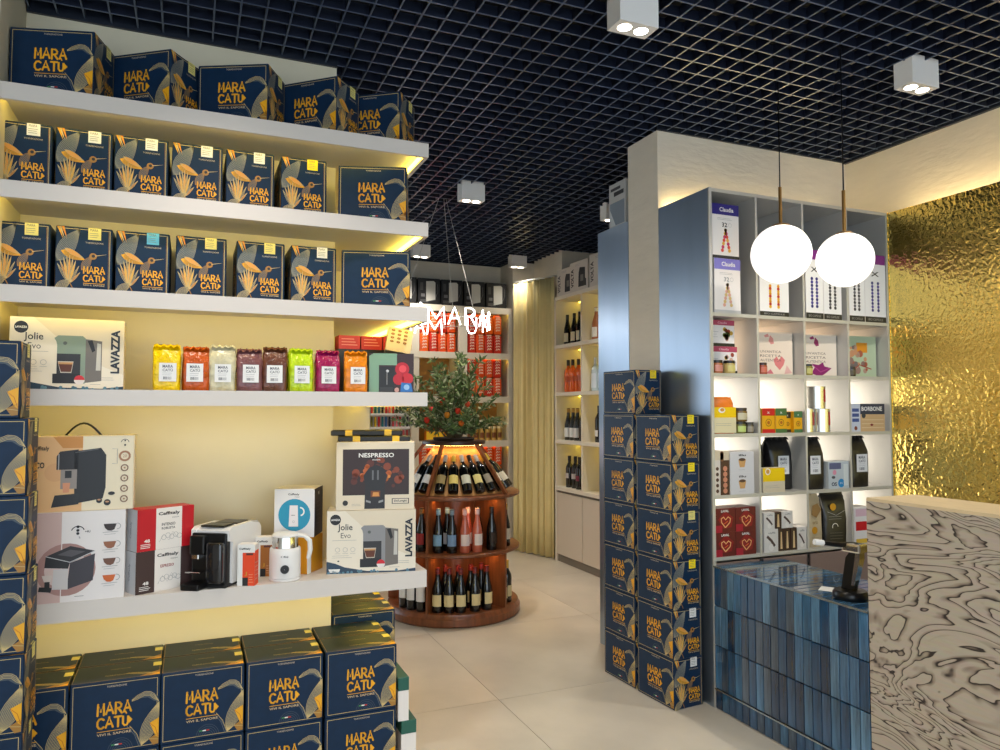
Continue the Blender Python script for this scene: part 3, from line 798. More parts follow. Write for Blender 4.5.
link('milk_tank', MB().rbox(.004, mw / 2 - .010, -.150, -.115, .020, .175, mat('smoked_plastic', (28, 28, 32), .1, coat=.6), .012, 3).mesh('milk_tank', True), fp_)
link('drip_tray', MB().rbox(-mw / 2 + .005, .0, -.185, -.112, 0, .024, M_black, .006, 2).rbox(-mw / 2 + .012, -.006, -.168, -.116, .062, .067, M_chrome, .002, 1).mesh('drip_tray'), t)
link('base', MB().rbox(-mw / 2 + .004, mw / 2 - .004, -.125, .125, 0, .014, M_blackm, .004, 1).mesh('base'), t)
link('lever', MB().rbox(-.05, .05, -.10, -.02, .224, .232, M_black, .004, 1).mesh('lever'), t)
link('capsule_lid', MB().rbox(-.05, .05, .0, .085, .222, .229, mat('dark_grey', (52, 50, 50), .35), .003, 1).mesh('capsule_lid'), t)
link('tank_rim', MB().rbox(-.07, .07, .10, .132, .205, .222, mat('clear_grey', (190, 190, 190), .1), .004, 1).mesh('tank_rim'), t)

# milk frother
t = thing('milk_frother', 'white milk frother jug with a steel band, lid and loop handle', 'milk frother', (0.366, 3.068, Z5), math.radians(-15))
jb_ = link('jug_body', MB().lathe([(.001, .012), (.060, .012), (.061, .02), (.061, .10), (.060, .122), (.056, .128), (.001, .128)], M_white, 28).mesh('jug_body', True), t)
link('power_base', MB().lathe([(.001, 0), (.058, 0), (.062, .004), (.062, .011), (.001, .011)], M_white, 28).mesh('power_base', True), t)
link('steel_band', MB().lathe([(.050, .127), (.052, .129), (.049, .172), (.048, .174)], M_chrome, 28).mesh('steel_band', True), t)
link('lid', MB().lathe([(.001, .186), (.040, .185), (.050, .180), (.052, .174), (.05, .171), (.001, .171)], M_white, 28).mesh('lid', True), t)
link('handle', MB().tube([(.045, 0, .172), (.075, 0, .170), (.095, 0, .150), (.098, 0, .115), (.092, 0, .085), (.088, 0, .078)], [.008, .009, .010, .010, .009, .006], M_white, 8).mesh('handle', True), t)
kb = MB().lathe([(.001, .008), (.015, .008), (.017, .005), (.017, 0)], M_black, 18).xf(Matrix.Translation((0.008, -.060, .05)) @ Matrix.Rotation(PI / 2, 4, 'X'))
o = link('control_knob', kb.mesh('control_knob', True), jb_); o['label'] = 'black round control knob'
cv = Canvas(.03, .008); cv.text('Caffitaly', 0, 0, 1, 1, DG, .03)
link('printed_name', cv.mb((-.008, -.0606, .094), (1, 0, 0), (0, 0, 1), (0, -1, 0)).mesh('printed_name'), jb_)
# frother carton on top of the amber carton
aw, ad, ah = 0.16, 0.13, 0.150
Mam = mat('amber_board', (222, 150, 26), .45)
c = Canvas(aw, ah); c.rect(0, 0, .62, 1, ink(226, 216, 210)); c.up(); c.disc(.45, .45, .022, ink(60, 40, 36)); c.disc(.5, .72, .012, BLKI)
s = Canvas(ad, ah); s.rect(.0, .0, .25, .45, WH)
carton_kit(aw, ad, ah, Mam, {'front': c, 'right': s}).put('appliance_carton', 'amber yellow carton behind the milk frother, under the blue circle carton', 'carton', (0.436, 3.215, Z5), math.radians(-38), 'appliance cartons')
fw_, fd, fh = 0.165, 0.15, 0.198
c = Canvas(fw_, fh)
c.rect(0, 0, 1, 1, ink(232, 230, 230)); c.up(); c.disc(.5, .46, fw_ * .40, ink(38, 150, 186), 30); c.up()
c.poly([(.36, .22), (.60, .22), (.585, .66), (.38, .66)], ink(238, 232, 232)); c.ring(.64, .53, fw_ * .10, .006, WH, 12, -80, 90); c.up(); c.lines(.42, .44, .54, .47, 1, DG, .002); c.ring(.48, .32, .004, .001, LG)
c.text('Caffitaly', .34, .86, .62, .91, BLKI, .02); c.text('SYSTEM', .50, .82, .62, .84, DG)
s = Canvas(fd, fh); s.rect(0, 0, 1, 1, ink(26, 26, 28)); s.up(); s.text('45', .4, .85, .58, .92, WH); s.lines(.25, .2, .75, .75, 6, ink(90, 90, 92), .0016)
carton_kit(fw_, fd, fh, M_wc, {'front': c, 'right': s}).put('appliance_carton', 'white carton with a milk jug in a blue circle and a black side', 'carton', (0.438, 3.215, Z5 + ah + .0005), math.radians(-22), 'appliance cartons')

# shelf end of the bag shelf: machine carton with green front, cream dotted carton, red cartons
gw, gd, gh = 0.19, 0.15, 0.168
c = Canvas(gw, gh)
c.rect(0, 0, 1, 1, ink(52, 26, 28)); c.up()
c.poly([(.0, 0), (.22, 0), (.22, .70), (.62, .70), (.62, 1), (.10, 1), (0, .93)], ink(124, 164, 138)); c.up()
c.poly([(.22, 0), (.56, 0), (.56, .66), (.22, .66)], ink(24, 24, 26)); c.up(); c.poly([(.24, .02), (.54, .02), (.54, .14), (.24, .14)], ink(50, 50, 52)); c.stroke([(.4, .2), (.4, .55)], .003, LG); c.disc(.41, .55, .006, ink(200, 200, 205))
c.disc(.74, .60, .030, ink(186, 20, 40), 18); c.up(); c.disc(.75, .61, .016, ink(232, 70, 80), 14); c.disc(.66, .34, .024, ink(186, 20, 40), 16); c.disc(.86, .36, .024, ink(200, 24, 40), 16); c.up()
c.poly([(.70, .02), (.98, .02), (.94, .24), (.72, .26)], ink(34, 112, 186)); c.up(); c.disc(.84, .14, .012, ink(150, 190, 230)); c.disc(.62, .07, .010, ink(206, 160, 150))
s = Canvas(gd, gh); s.rect(0, 0, 1, 1, ink(16, 16, 18)); s.up(); s.stroke([(.5, .42), (.95, .42)], .003, ink(180, 190, 190))
t = carton_kit(gw, gd, gh, mat('near_black_board', (30, 28, 30), .4), {'front': c, 'left': s}, seam=False).put('machine_carton', 'carton picturing a sage green machine with red and blue capsules, beside the amber bag', 'carton', (0.812, 3.14, Z4), math.radians(-12), 'coffee machine cartons')
dw, dd, dh = 0.13, 0.05, 0.20
c = Canvas(dw, dh); c.rect(0, 0, 1, 1, ink(226, 202, 164)); c.up()
for i in range(3):
    for j in range(4):
        c.disc(.2 + .26 * i, .88 - .16 * j, .010, ink(120, 72, 36), 10)
        c.up(); c.disc(.2 + .26 * i, .885 - .16 * j, .005, ink(190, 130, 80), 8)
t = carton_kit(dw, dd, dh, mat('tan_board', (218, 192, 150), .5), {'front': c}, seam=False).put('capsule_carton', 'cream carton with rows of brown capsules tilted on top of the green machine carton', 'carton', (0.845, 3.16, Z4 + gh + .009), 0)
t.rotation_euler = (math.radians(-14), math.radians(10), math.radians(-8)); t.scale = (.85, .85, .55)
rk_w, rk_d, rk_h = .098, .09, .062
c = Canvas(rk_w, rk_h); c.rect(0, 0, 1, 1, ink(206, 44, 46)); c.up(); c.lines(.12, .2, .88, .85, 3, ink(240, 150, 140), .004)
rk = carton_kit(rk_w, rk_d, rk_h, mat('red_carton', (190, 34, 40), .4), {'front': c}, seam=False)
bk = Kit().add('carton_body', MB().rbox(-.155, .155, -.07, .07, 0, .205, mat('near_black_board', (30, 28, 30), .4), .002, 1)).add('front_print', on_face(Canvas(.31, .205).lines(.1, .2, .8, .7, 4, ink(60, 60, 66), .004), .31, .14, .205, 'front'))
bk.put('machine_carton', 'plain black carton under the row of small red cartons', 'carton', (0.775, 3.42, Z4), 0, 'coffee machine cartons')
for i in range(3):
    rk.put('red_carton', 'small red carton in the row of three on top of the black carton', 'carton', (0.672 + i * .103, 3.40, Z4 + .2055), math.radians(2), 'small red cartons')

# ================================================================== LIT SHELF CABINET (right)
CX = [2.46, 2.775, 3.102, 3.43, 3.755]
ROWZ = [2.000, 1.686, 1.372, 1.058, 0.745]        # shelf tops
CY0, CY1 = 3.03, 3.468
t = thing('shelf_cabinet', 'tall aluminium cabinet of square compartments with backlit panels', 'cabinet', (0, 0, 0))
link('side_panel', MB().box(2.46, 2.472, CY0, CY1, 0, 2.65, M_alu).mesh('side_panel'), t)['label'] = 'brushed aluminium side panel'
link('corner_strip', MB().box(2.4595, 2.4765, CY0 - .004, CY0 + .006, 0, 2.6505, M_alul).mesh('corner_strip'), t)
link('side_panel', MB().box(3.743, 3.755, CY0, CY1, 0, 2.65, M_alul).mesh('side_panel'), t)
link('top_panel', MB().box(2.472, 3.743, CY0, CY1, 2.632, 2.65, M_alul).mesh('top_panel'), t)
link('back_panel', MB().box(2.472, 3.743, CY1 - .006, CY1, 0, 2.632, M_alul).mesh('back_panel'), t)
for z in ROWZ:
    link('shelf_board', MB().box(2.472, 3.743, CY0 + .002, CY1 - .006, z - .018, z, M_alul).mesh('shelf_board'), t)
dv = MB().box(-.007, .007, CY0 + .001, CY1 - .006, .727, 2.632, M_alul).mesh('divider')
for x in CX[1:4]:
    link('divider', dv, t, (x, 0, 0))
M_bl = mat('backlit_white', (255, 244, 226), .5, emit=4.4)
M_bl2 = mat('backlit_soft', (255, 222, 186), .5, emit=2.8)
zt = [2.632, 1.982, 1.668, 1.354, 1.040]
for r in range(1, 5):
    for c_ in range(4):
        o = link('backlit_panel', MB().box(CX[c_] + .014, CX[c_ + 1] - .014, CY1 - .014, CY1 - .007, ROWZ[r] + .002, zt[r] - .002, M_bl2 if r == 1 else M_bl).mesh('backlit_panel'), t)
        o['label'] = 'glowing white back panel'
for c_ in range(4):
    dr = link('drawer_front', MB().rbox(CX[c_] + .014, CX[c_ + 1] - .010, CY0 + .001, CY0 + .018, .10, .715, mat('taupe_laminate', (132, 112, 104), .5), .002, 1).mesh('drawer_front'), t)
link('plinth', MB().box(2.472, 3.743, CY0 + .03, CY1 - .01, 0, .09, M_alul).mesh('plinth'), t)
o = link('led_strip', MB().box(2.50, 3.74, 3.43, 3.445, 2.651, 2.657, M_ledw).mesh('led_strip'), t)
o['label'] = 'glowing cove strip on top'

# gold hammered panel
def gold():
    m = bpy.data.materials.new('hammered_gold')
    m.use_nodes = True
    nt = m.node_tree; p = nt.nodes['Principled BSDF']
    p.inputs['Base Color'].default_value = (*lin((255, 224, 124)), 1)
    p.inputs['Metallic'].default_value = 1.0; p.inputs['Roughness'].default_value = 0.2
    tc = nt.nodes.new('ShaderNodeTexCoord')
    n = nt.nodes.new('ShaderNodeTexNoise'); n.inputs['Scale'].default_value = 40; n.inputs['Detail'].default_value = 1.5; n.inputs['Distortion'].default_value = 0.6
    nt.links.new(tc.outputs['Object'], n.inputs['Vector'])
    b = nt.nodes.new('ShaderNodeBump'); b.inputs['Strength'].default_value = 0.55; b.inputs['Distance'].default_value = 0.012
    nt.links.new(n.outputs['Fac'], b.inputs['Height']); nt.links.new(b.outputs[0], p.inputs['Normal'])
    return m
M_gold = gold()
t = thing('gold_panel', 'rippled gold mirror wall panel behind the counter', 'wall panel', (3.757, 0, 0))
link('panel_face', MB().box(0, .02, -.9, 3.024, 0, 2.65, M_gold).mesh('panel_face'), t)
link('edge_trim', MB().box(-.003, .022, 3.0245, 3.029, 0, 2.6505, M_gold).mesh('edge_trim'), t)
o = link('led_strip', MB().box(.06, .075, -.9, 3.02, 2.60, 2.606, M_ledw).mesh('led_strip'), t)
o['label'] = 'cove strip glowing behind the top edge'
link('strip_ledge', MB().box(.021, .17, -.9, 3.02, 2.57, 2.598, M_shelf).mesh('strip_ledge'), t)

# tall aluminium cabinet behind the pier
t = thing('tall_cabinet', 'tall plain aluminium cabinet behind the plaster pier', 'cabinet', (0, 0, 0))
link('cabinet_body', MB().box(2.466, 3.90, 3.783, 4.14, .06, 2.65, M_alul).mesh('cabinet_body'), t)
link('side_panel', MB().box(2.458, 2.4655, 3.782, 4.142, 0.0, 2.652, M_alu).mesh('side_panel'), t)['label'] = 'brushed aluminium side'
link('plinth', MB().box(2.49, 3.88, 3.80, 4.12, 0, .06, M_alul).mesh('plinth'), t)

# ================================================================== TILED COUNTER
M_trim = mat('steel_trim', (172, 186, 196), .25, metal=.9)
t = thing('tiled_counter', 'low service counter clad in glazed blue upright tiles', 'counter', (0, 0, 0))
TY0, TY1 = 2.112, 3.026
link('counter_core', MB().box(2.470, 2.912, TY0, TY1, .0, .698, mat('dark_grout', (26, 34, 42), .8)).mesh('counter_core'), t)
blues = [(40, 78, 112), (66, 110, 146), (28, 54, 82), (84, 124, 154), (56, 74, 92), (24, 70, 106), (52, 94, 126), (70, 86, 102)]
tilem = [mat('glazed_tile_%d' % i, b, .12, noise=.6, nscale=9, stretch=(5, 5, .55), coat=.5) for i, b in enumerate(blues)]
pitch = 0.0457; n_t = int((TY1 - TY0) / pitch)
pitch = (TY1 - TY0) / n_t
tw = pitch - .0042
rows = [(.513, .7005), (.3175, .5095), (.1055, .3135)]
TM = {}
def tile_me(key, mb):
    if key not in TM:
        TM[key] = mb().mesh('wall_tile')
    return TM[key]
for ri, (z0, z1) in enumerate(rows):
    for i in range(n_t):
        m = random.randrange(len(tilem))
        me = tile_me(('f', ri, m), lambda: MB().rbox(0, .010, 0, tw, z0, z1, tilem[m], .0016, 1))
        link('wall_tile', me, t, (2.4595 + random.uniform(-.0008, .0008), TY0 + .0015 + i * pitch, 0))
for i in range(n_t):
    m = random.choice((2, 4, 6, 0))
    link('plinth_tile', tile_me(('p', m), lambda: MB().rbox(0, .010, 0, tw, .004, .094, tilem[m], .0016, 1)), t, (2.4615, TY0 + .0015 + i * pitch, 0))
link('plinth_trim', MB().box(2.456, 2.4695, TY0, TY1, .0955, .1015, M_trim).mesh('plinth_trim'), t)
link('edge_trim', MB().box(2.4555, 2.4615, TY0, TY1, .7005, .7085, M_trim).mesh('edge_trim'), t)
for i in range(n_t):
    for j in range(2):
        m = random.choice((0, 1, 3, 6, 5))
        link('top_tile', tile_me(('t', m), lambda: MB().rbox(0, .2235, 0, tw, 0, .0085, tilem[m], .0012, 1)), t, (2.463 + j * .2255, TY0 + .0015 + i * pitch, .6985 + random.uniform(-.0004, .0004)))

# wood grain counter
def zebra():
    m = bpy.data.materials.new('contour_grain_wood')
    m.use_nodes = True
    nt = m.node_tree; p = nt.nodes['Principled BSDF']
    tc = nt.nodes.new('ShaderNodeTexCoord'); mp = nt.nodes.new('ShaderNodeMapping')
    mp.inputs['Scale'].default_value = (1, 0.62, 1.5); mp.inputs['Rotation'].default_value = (math.radians(12), 0, 0)
    nt.links.new(tc.outputs['Object'], mp.inputs['Vector'])
    n = nt.nodes.new('ShaderNodeTexNoise'); n.inputs['Scale'].default_value = 2.5; n.inputs['Detail'].default_value = 4.0; n.inputs['Roughness'].default_value = .46; n.inputs['Distortion'].default_value = .9
    nt.links.new(mp.outputs[0], n.inputs['Vector'])
    mul = nt.nodes.new('ShaderNodeMath'); mul.operation = 'MULTIPLY'; mul.inputs[1].default_value = 23.0
    fr = nt.nodes.new('ShaderNodeMath'); fr.operation = 'FRACT'
    nt.links.new(n.outputs['Fac'], mul.inputs[0]); nt.links.new(mul.outputs[0], fr.inputs[0])
    r = nt.nodes.new('ShaderNodeValToRGB'); e = r.color_ramp.elements
    e[0].position = 0.0; e[0].color = (*lin((196, 184, 166)), 1)
    e[1].position = 1.0; e[1].color = (*lin((196, 184, 166)), 1)
    for pos, c in ((.50, (194, 181, 163)), (.74, (158, 143, 127)), (.85, (50, 40, 36)), (.91, (52, 42, 38)), (.945, (188, 174, 156))):
        q = e.new(pos); q.color = (*lin(c), 1)
    nt.links.new(fr.outputs[0], r.inputs[0])
    n3 = nt.nodes.new('ShaderNodeTexNoise'); n3.inputs['Scale'].default_value = 90; n3.inputs['Detail'].default_value = 4
    mp3 = nt.nodes.new('ShaderNodeMapping'); mp3.inputs['Scale'].default_value = (1, .15, 1)
    nt.links.new(tc.outputs['Object'], mp3.inputs['Vector']); nt.links.new(mp3.outputs[0], n3.inputs['Vector'])
    mx = nt.nodes.new('ShaderNodeMix'); mx.data_type = 'RGBA'; mx.blend_type = 'MULTIPLY'; mx.inputs[0].default_value = .25
    nt.links.new(r.outputs[0], mx.inputs[6]); nt.links.new(n3.outputs['Color'], mx.inputs[7]); nt.links.new(mx.outputs[2], p.inputs['Base Color'])
    p.inputs['Roughness'].default_value = .5
    b = nt.nodes.new('ShaderNodeBump'); b.inputs['Strength'].default_value = .12; nt.links.new(fr.outputs[0], b.inputs['Height']); nt.links.new(b.outputs[0], p.inputs['Normal'])
    return m
M_zeb = zebra()
t = thing('wooden_counter', 'tall counter faced with bold contour grained grey wood', 'counter', (2.46, 0, 0))
link('front_panel', MB().box(0, .03, .7, 2.107, 0, 1.140, M_zeb).mesh('front_panel'), t)
link('end_panel', MB().box(.03, .27, 2.075, 2.107, 0, 1.140, M_zeb).mesh('end_panel'), t)
link('counter_top', MB().box(0.0, .27, .7, 2.107, 1.140, 1.152, mat('pale_oak', (222, 200, 160), .45, noise=.08, nscale=12, stretch=(6, 1, 1))).mesh('counter_top'), t)

# lever device on the tiled counter
t = thing('lever_press', 'black countertop lever device with chrome upright on the tiled counter', 'coffee tool', (2.565, 2.285, .7075), math.radians(12))
link('base', MB().lathe([(.001, 0), (.066, 0), (.070, .006), (.070, .026), (.062, .036), (.001, .038)], M_black, 28).mesh('base', True), t)
link('upright', MB().prism_x([(-.02, .03), (.035, .03), (.012, .17), (-.012, .205), (-.045, .205), (-.05, .17)], -.012, .016, M_black).mesh('upright'), t)
link('chrome_cheek', MB().prism_x([(-.026, .06), (-.014, .06), (-.036, .205), (-.052, .205), (-.052, .17)], -.018, .022, M_chrome).mesh('chrome_cheek'), t)
link('head', MB().rbox(-.03, .035, -.06, .02, .195, .232, M_chrome, .008, 2).mesh('head'), t)
link('lever', MB().tube([(.02, -.01, .222), (-.05, .015, .226), (-.12, .045, .236)], [.012, .011, .010], M_black, 8).mesh('lever', True), t)
o = link('lever_tip', MB().tube([(-.12, .045, .236), (-.158, .062, .242)], [.012, .012], M_white, 8).mesh('lever_tip', True), t); o['label'] = 'white lever tip'
t = tag(link('paper_slip', MB().box(-.045, .045, -.03, .03, 0, .0008, ink(236, 236, 232)).mesh('paper_slip'), None, (2.60, 2.44, .7083), .6), 'white paper slip lying on the tiled counter top', 'paper')

# ================================================================== THINGS IN THE LIT CABINET
def cub(c_, r):
    return CX[c_] + .012, CX[c_ + 1] - .010, ROWZ[r]
def small_carton(x0, x1, y, d, z, h, body, prints, lab, cat='carton', group=None, rot=0, name='product_carton'):
    w = x1 - x0
    return carton_kit(w, d, h, body, {k: f(Canvas(d if k in ('right', 'left') else w, h)) for k, f in prints.items()}, .0015, False).put(name, lab, cat, ((x0 + x1) / 2, y + d / 2, z), rot, group)
def straw_box(band, n, col, faded=False):
    def f(c):
        c.rect(0, .80, 1, 1, band); c.up(); c.text('Claudia', .28, .86, .80, .94, WH, .02)
        c.lines(.2, .70, .8, .75, 2, LG, .0014); c.text(n, .36, .58, .56, .66, LG if faded else BLKI, .02); c.ring(.66, .62, .010, .0012, LG)
        for s_ in (-1, 1):
            for i in range(7):
                a = .50 + s_ * .022 * i; b = .52 - .062 * i
                c.disc(a, b, .010, ink(*col[(i + (s_ > 0)) % len(col)]), 8)
        c.rect(0, 0, 1, .055, BLKI if not faded else ink(190, 190, 190))
        return c
    return f
def beads(band, n, col):
    def f(c):
        c.rect(0, 0, 1, 1, WH); c.up(); c.rect(0, .86, 1, 1, band); c.text(n, .3, .68, .7, .75, BLKI, .02)
        for i in range(9):
            for s_ in (-1, 1):
                c.disc(.5 + s_ * .14, .58 - i * .05, .010, ink(*col[i % len(col)]), 8)
        c.rect(0, 0, 1, .085, BLKI); c.up(); c.text('BIO CAPSULE', .15, .025, .85, .06, LG)
        return c
    return f
x0, x1, z = cub(0, 0)
gtop = 'capsule tower cartons in the top compartments'
small_carton(2.497, 2.668, 3.036, .14, z, .286, M_wc, {'front': straw_box(ink(126, 120, 200), '32', [(226, 170, 150), (222, 190, 120)], True)}, 'white carton with a lilac band, lower of two in the top compartment', group=gtop)
small_carton(2.487, 2.662, 3.036, .14, z + .2865, .288, M_wc, {'front': straw_box(ink(34, 26, 120), '32', [(220, 70, 50), (226, 170, 60), (200, 40, 90)])}, 'white carton with a navy band stacked on the lilac banded one', group=gtop)
small_carton(2.796, 2.998, 3.036, .14, z, .28, M_wc, {'front': beads(ink(190, 40, 44), '35x', [(226, 160, 20), (210, 60, 30), (236, 190, 40)])}, 'white carton with red band and yellow beads behind the pendant globes', group=gtop)
small_carton(3.122, 3.250, 3.036, .14, z, .385, M_wc, {'front': beads(ink(130, 40, 130), 'X', [(40, 40, 110), (70, 60, 140)])}, 'white carton with purple band and dark blue beads, between black bead cartons and red band', group=gtop)
small_carton(3.254, 3.388, 3.036, .14, z, .375, M_wc, {'front': beads(ink(130, 40, 130), 'X', [(40, 38, 40), (90, 88, 90)])}, 'white carton with purple band and black beads beside the divider', group=gtop)
small_carton(3.448, 3.568, 3.036, .14, z, .385, M_wc, {'front': beads(ink(130, 40, 130), 'X', [(40, 38, 40), (90, 88, 90)])}, 'white carton with purple band and black beads in the compartment by the gold panel', group=gtop)
small_carton(3.572, 3.738, 3.036, .14, z, .395, M_wc, {'front': beads(ink(130, 40, 130), 'X', [(40, 40, 110), (70, 60, 140)])}, 'white carton with purple band and blue beads beside the gold panel', group=gtop)
# second row
def pinkband(c):
    c.rect(0, .80, 1, 1, ink(176, 70, 96)); c.up(); c.text('Claudia', .35, .86, .7, .94, ink(240, 200, 210)); c.lines(.05, .3, .4, .6, 3, LG, .0014)
    for i in range(12):
        c.disc(.74 + random.uniform(-.14, .14), .5 + random.uniform(-.22, .2), .012, ink(*random.choice([(150, 60, 40), (200, 160, 60), (90, 110, 50), (210, 170, 150)])), 8)
    c.rect(0, 0, 1, .12, BLKI)
    return c
z = ROWZ[1]
small_carton(2.512, 2.698, 3.105, .13, z, .146, M_wc, {'front': pinkband}, 'white carton with pink band in the compartment with two jars, lower one', group='pink banded cartons')
small_carton(2.512, 2.682, 3.105, .13, z + .1465, .140, M_wc, {'front': pinkband}, 'white carton with pink band stacked on the one behind the jars', group='pink banded cartons')
def jar(x, y, z, r, h, glass, lid, lab, group, lbl=None):
    t = thing('jar', lab, 'jar', (x, y, z), 0, group)
    mg = mat('jar_%d_%d_%d' % glass, glass, .12, coat=.5)
    link('glass_body', MB().lathe([(.001, 0), (r * .94, 0), (r, .004), (r, h * .74), (r * .86, h * .80), (.001, h * .80)], mg, 16).mesh('glass_body', True), t)
    link('lid', MB().lathe([(r * .94, h * .79), (r * .95, h * .98), (r * .90, h), (.001, h)], mat('lid_%d_%d_%d' % lid, lid, .3), 16).mesh('lid', True), t)
    if lbl:
        link('label', MB().lathe([(r * 1.012, h * .14), (r * 1.012, h * .62)], ink(*lbl), 10, (0, 0, 0), -PI / 2 - .9, -PI / 2 + .9).mesh('label', True), t)
g = 'small jars in the lit cabinet'
jar(2.530, 3.070, z, .033, .068, (196, 110, 60), (34, 24, 20), 'orange pink jar with dark lid in front of the pink banded cartons', g, (224, 150, 130))
jar(2.612, 3.070, z, .032, .068, (206, 180, 110), (34, 24, 20), 'pale yellow jar with dark lid in front of the pink banded cartons', g, (214, 200, 120))
def heart(c, bg, accent, side):
    c.rect(0, 0, 1, 1, bg); c.up()
    for i, s_ in enumerate(("UN'ANTICA", 'RICETTA', 'AUTENTICA')):
        c.text(s_, .16, .52 - .10 * i, .70, .58 - .10 * i, ink(110, 84, 72), .0)
    c.poly([(.42, .94), (.50, .86), (.52, .74), (.44, .72), (.38, .80)], accent); c.poly([(.26, .92), (.36, .97), (.40, .90), (.30, .88)], accent)
    return c
def heart_pink(c):
    heart(c, ink(240, 222, 200), ink(226, 150, 140), 0)
    c.poly([(.50, .36), (.58, .44), (.64, .36), (.71, .45), (.80, .36), (.76, .24), (.66, .12), (.54, .24)], ink(224, 130, 128)); c.up(); c.poly([(.28, .03), (.5, .03), (.42, .14)], ink(214, 120, 130)); c.poly([(.78, .03), (.98, .06), (.84, .24)], ink(230, 180, 170))
    return c
def heart_mag(c):
    heart(c, ink(240, 226, 206), ink(150, 40, 96), 0)
    c.poly([(.30, .06), (.40, .22), (.32, .30), (.50, .27), (.62, .34), (.66, .24), (.86, .20), (.70, .08), (.60, .02), (.44, .02)], ink(140, 24, 104)); c.up(); c.stroke([(.32, .28), (.55, .1), (.8, .2)], .004, ink(190, 90, 150))
    return c
def s_rib(m):
    def f(c):
        c.rect(0, 0, 1, 1, m); c.up(); c.poly([(.3, .3), (.7, .4), (.6, .6), (.35, .55)], ink(160, 130, 40)); c.stroke([(.5, .1), (.5, .95)], .004, ink(120, 90, 50)); return c
    return f
def gift(x, w, fr, lab, sidem, lf):
    k = carton_kit(w, .085, .235, M_kraft, {'front': fr(Canvas(w, .235)), 'right': s_rib(sidem)(Canvas(.085, .235)), 'left': (lambda c: c.rect(0, 0, 1, 1, lf))(Canvas(.085, .235))}, .0015, False)
    return k.put('gift_box', lab, 'gift box', (x, 3.155, z), math.radians(-3), 'illustrated gift boxes')
gift(2.958, .262, heart_pink, 'cream gift box with pink heart and leaf drawing', ink(232, 216, 190), ink(226, 140, 130))
gift(3.288, .262, heart_mag, 'cream gift box with magenta flower drawing', ink(230, 210, 184), ink(168, 60, 110))
jar(2.826, 3.062, z, .028, .062, (170, 70, 40), (60, 26, 16), 'small red brown jar in front of the pink heart gift box', g, (206, 110, 84))
jar(3.150, 3.062, z, .027, .062, (150, 140, 50), (30, 30, 24), 'small yellow green jar in front of the magenta flower gift box', g, (206, 196, 110))
def mint(c):
    c.rect(0, 0, 1, 1, ink(190, 206, 170)); c.up(); c.rect(.42, .60, .74, .84, ink(226, 150, 40)); c.up()
    rn = random.Random(5)
    for i in range(26):
        c.disc(.46 + rn.uniform(-.22, .25), .40 + rn.uniform(-.32, .34), rn.uniform(.008, .024), ink(*rn.choice([(150, 120, 110), (186, 150, 130), (206, 150, 110), (120, 110, 108), (176, 96, 70)])), 9)
        if i % 6 == 5:
            c.up()
    c.stroke([(.2, .1), (.5, .3), (.85, .2)], .006, ink(170, 70, 50))
    return c
carton_kit(.258, .085, .240, mat('mint_board', (186, 204, 166), .5), {'front': mint(Canvas(.258, .240)), 'right': (lambda c: c.rect(0, 0, 1, 1, ink(150, 176, 120)))(Canvas(.085, .240))}, .0015, False).put('gift_box', 'pale mint gift box with an orange square and a brown drawing', 'gift box', (3.606, 3.155, z), math.radians(-3), 'illustrated gift boxes')
jar(3.476, 3.062, z, .027, .055, (44, 30, 26), (30, 24, 22), 'small dark brown jar in front of the mint gift box', g, (90, 80, 60))
# third row
z = ROWZ[2]
def sweetbag(c):
    c.rect(0, .0, 1, .42, ink(226, 214, 170)); c.rect(0, .42, 1, .70, ink(248, 206, 10)); c.up(); c.disc(.40, .62, .022, WH, 16, .014); c.up(); c.disc(.42, .63, .014, ink(214, 150, 60), 14, .009); c.lines(.15, .18, .85, .28, 2, LG, .0012)
    return c
M_or = mat('orange_foil', (226, 120, 30), .35, noise=.15, nscale=18, bump=.4, bscale=30)
t = thing('sweets_bag', 'orange topped yellow and cream bag in the lit cabinet', 'snack bag', (2.556, 3.085, z), 0)
link('bag_body', bag_mb(.158, .07, .19, M_or, seed=91).mesh('bag_body', True), t)
link('front_print', sweetbag(Canvas(.154, .19)).mb((-.077, -.0392, 0.004), (1, 0, 0), (0, 0, 1), (0, -1, 0)).mesh('front_print'), t)
jar(2.676, 3.072, z, .034, .062, (120, 120, 60), (40, 40, 36), 'squat green jar under the stacked one, beside the orange bag', g, (196, 214, 120))
jar(2.738, 3.072, z, .028, .058, (96, 84, 66), (40, 38, 36), 'squat grey brown jar next to the two stacked jars', g, (150, 140, 120))
jar(2.678, 3.072, z + .0625, .040, .072, (126, 96, 46), (60, 48, 40), 'amber jar with brown lid stacked on the squat green jar', g, (206, 196, 160))
def tin(x, y, z, w, d, h, top, lab, lid=None):
    def f(c):
        c.rect(0, 0, 1, .16, top); c.rect(0, .70, 1, 1, top); c.up(); c.ring(.5, .42, w * .22, .003, ink(90, 60, 20), 14); c.disc(.5, .42, w * .12, ink(180, 100, 30), 10); c.text('x', .4, .78, .6, .86, WH); return c
    small_carton(x - w / 2, x + w / 2, y, d, z, h, mat('tin_yellow', (232, 170, 20), .3), {'front': f}, lab, 'tin', 'yellow tins in the lit cabinet', 0, 'tea_tin')
tin(2.846, 3.040, z, .086, .06, .132, ink(200, 36, 30), 'yellow tin with red top band')
tin(2.934, 3.040, z, .078, .06, .132, ink(70, 110, 60), 'yellow tin with green top band beside the red topped one')
tin(2.999, 3.060, z, .044, .05, .112, ink(40, 36, 30), 'short narrow yellow tin with black top')
tin(3.054, 3.040, z, .060, .06, .116, ink(60, 110, 70), 'short yellow tin with green top beside the black topped one')
M_tin = mat('brushed_tin', (206, 204, 200), .22, metal=.9)
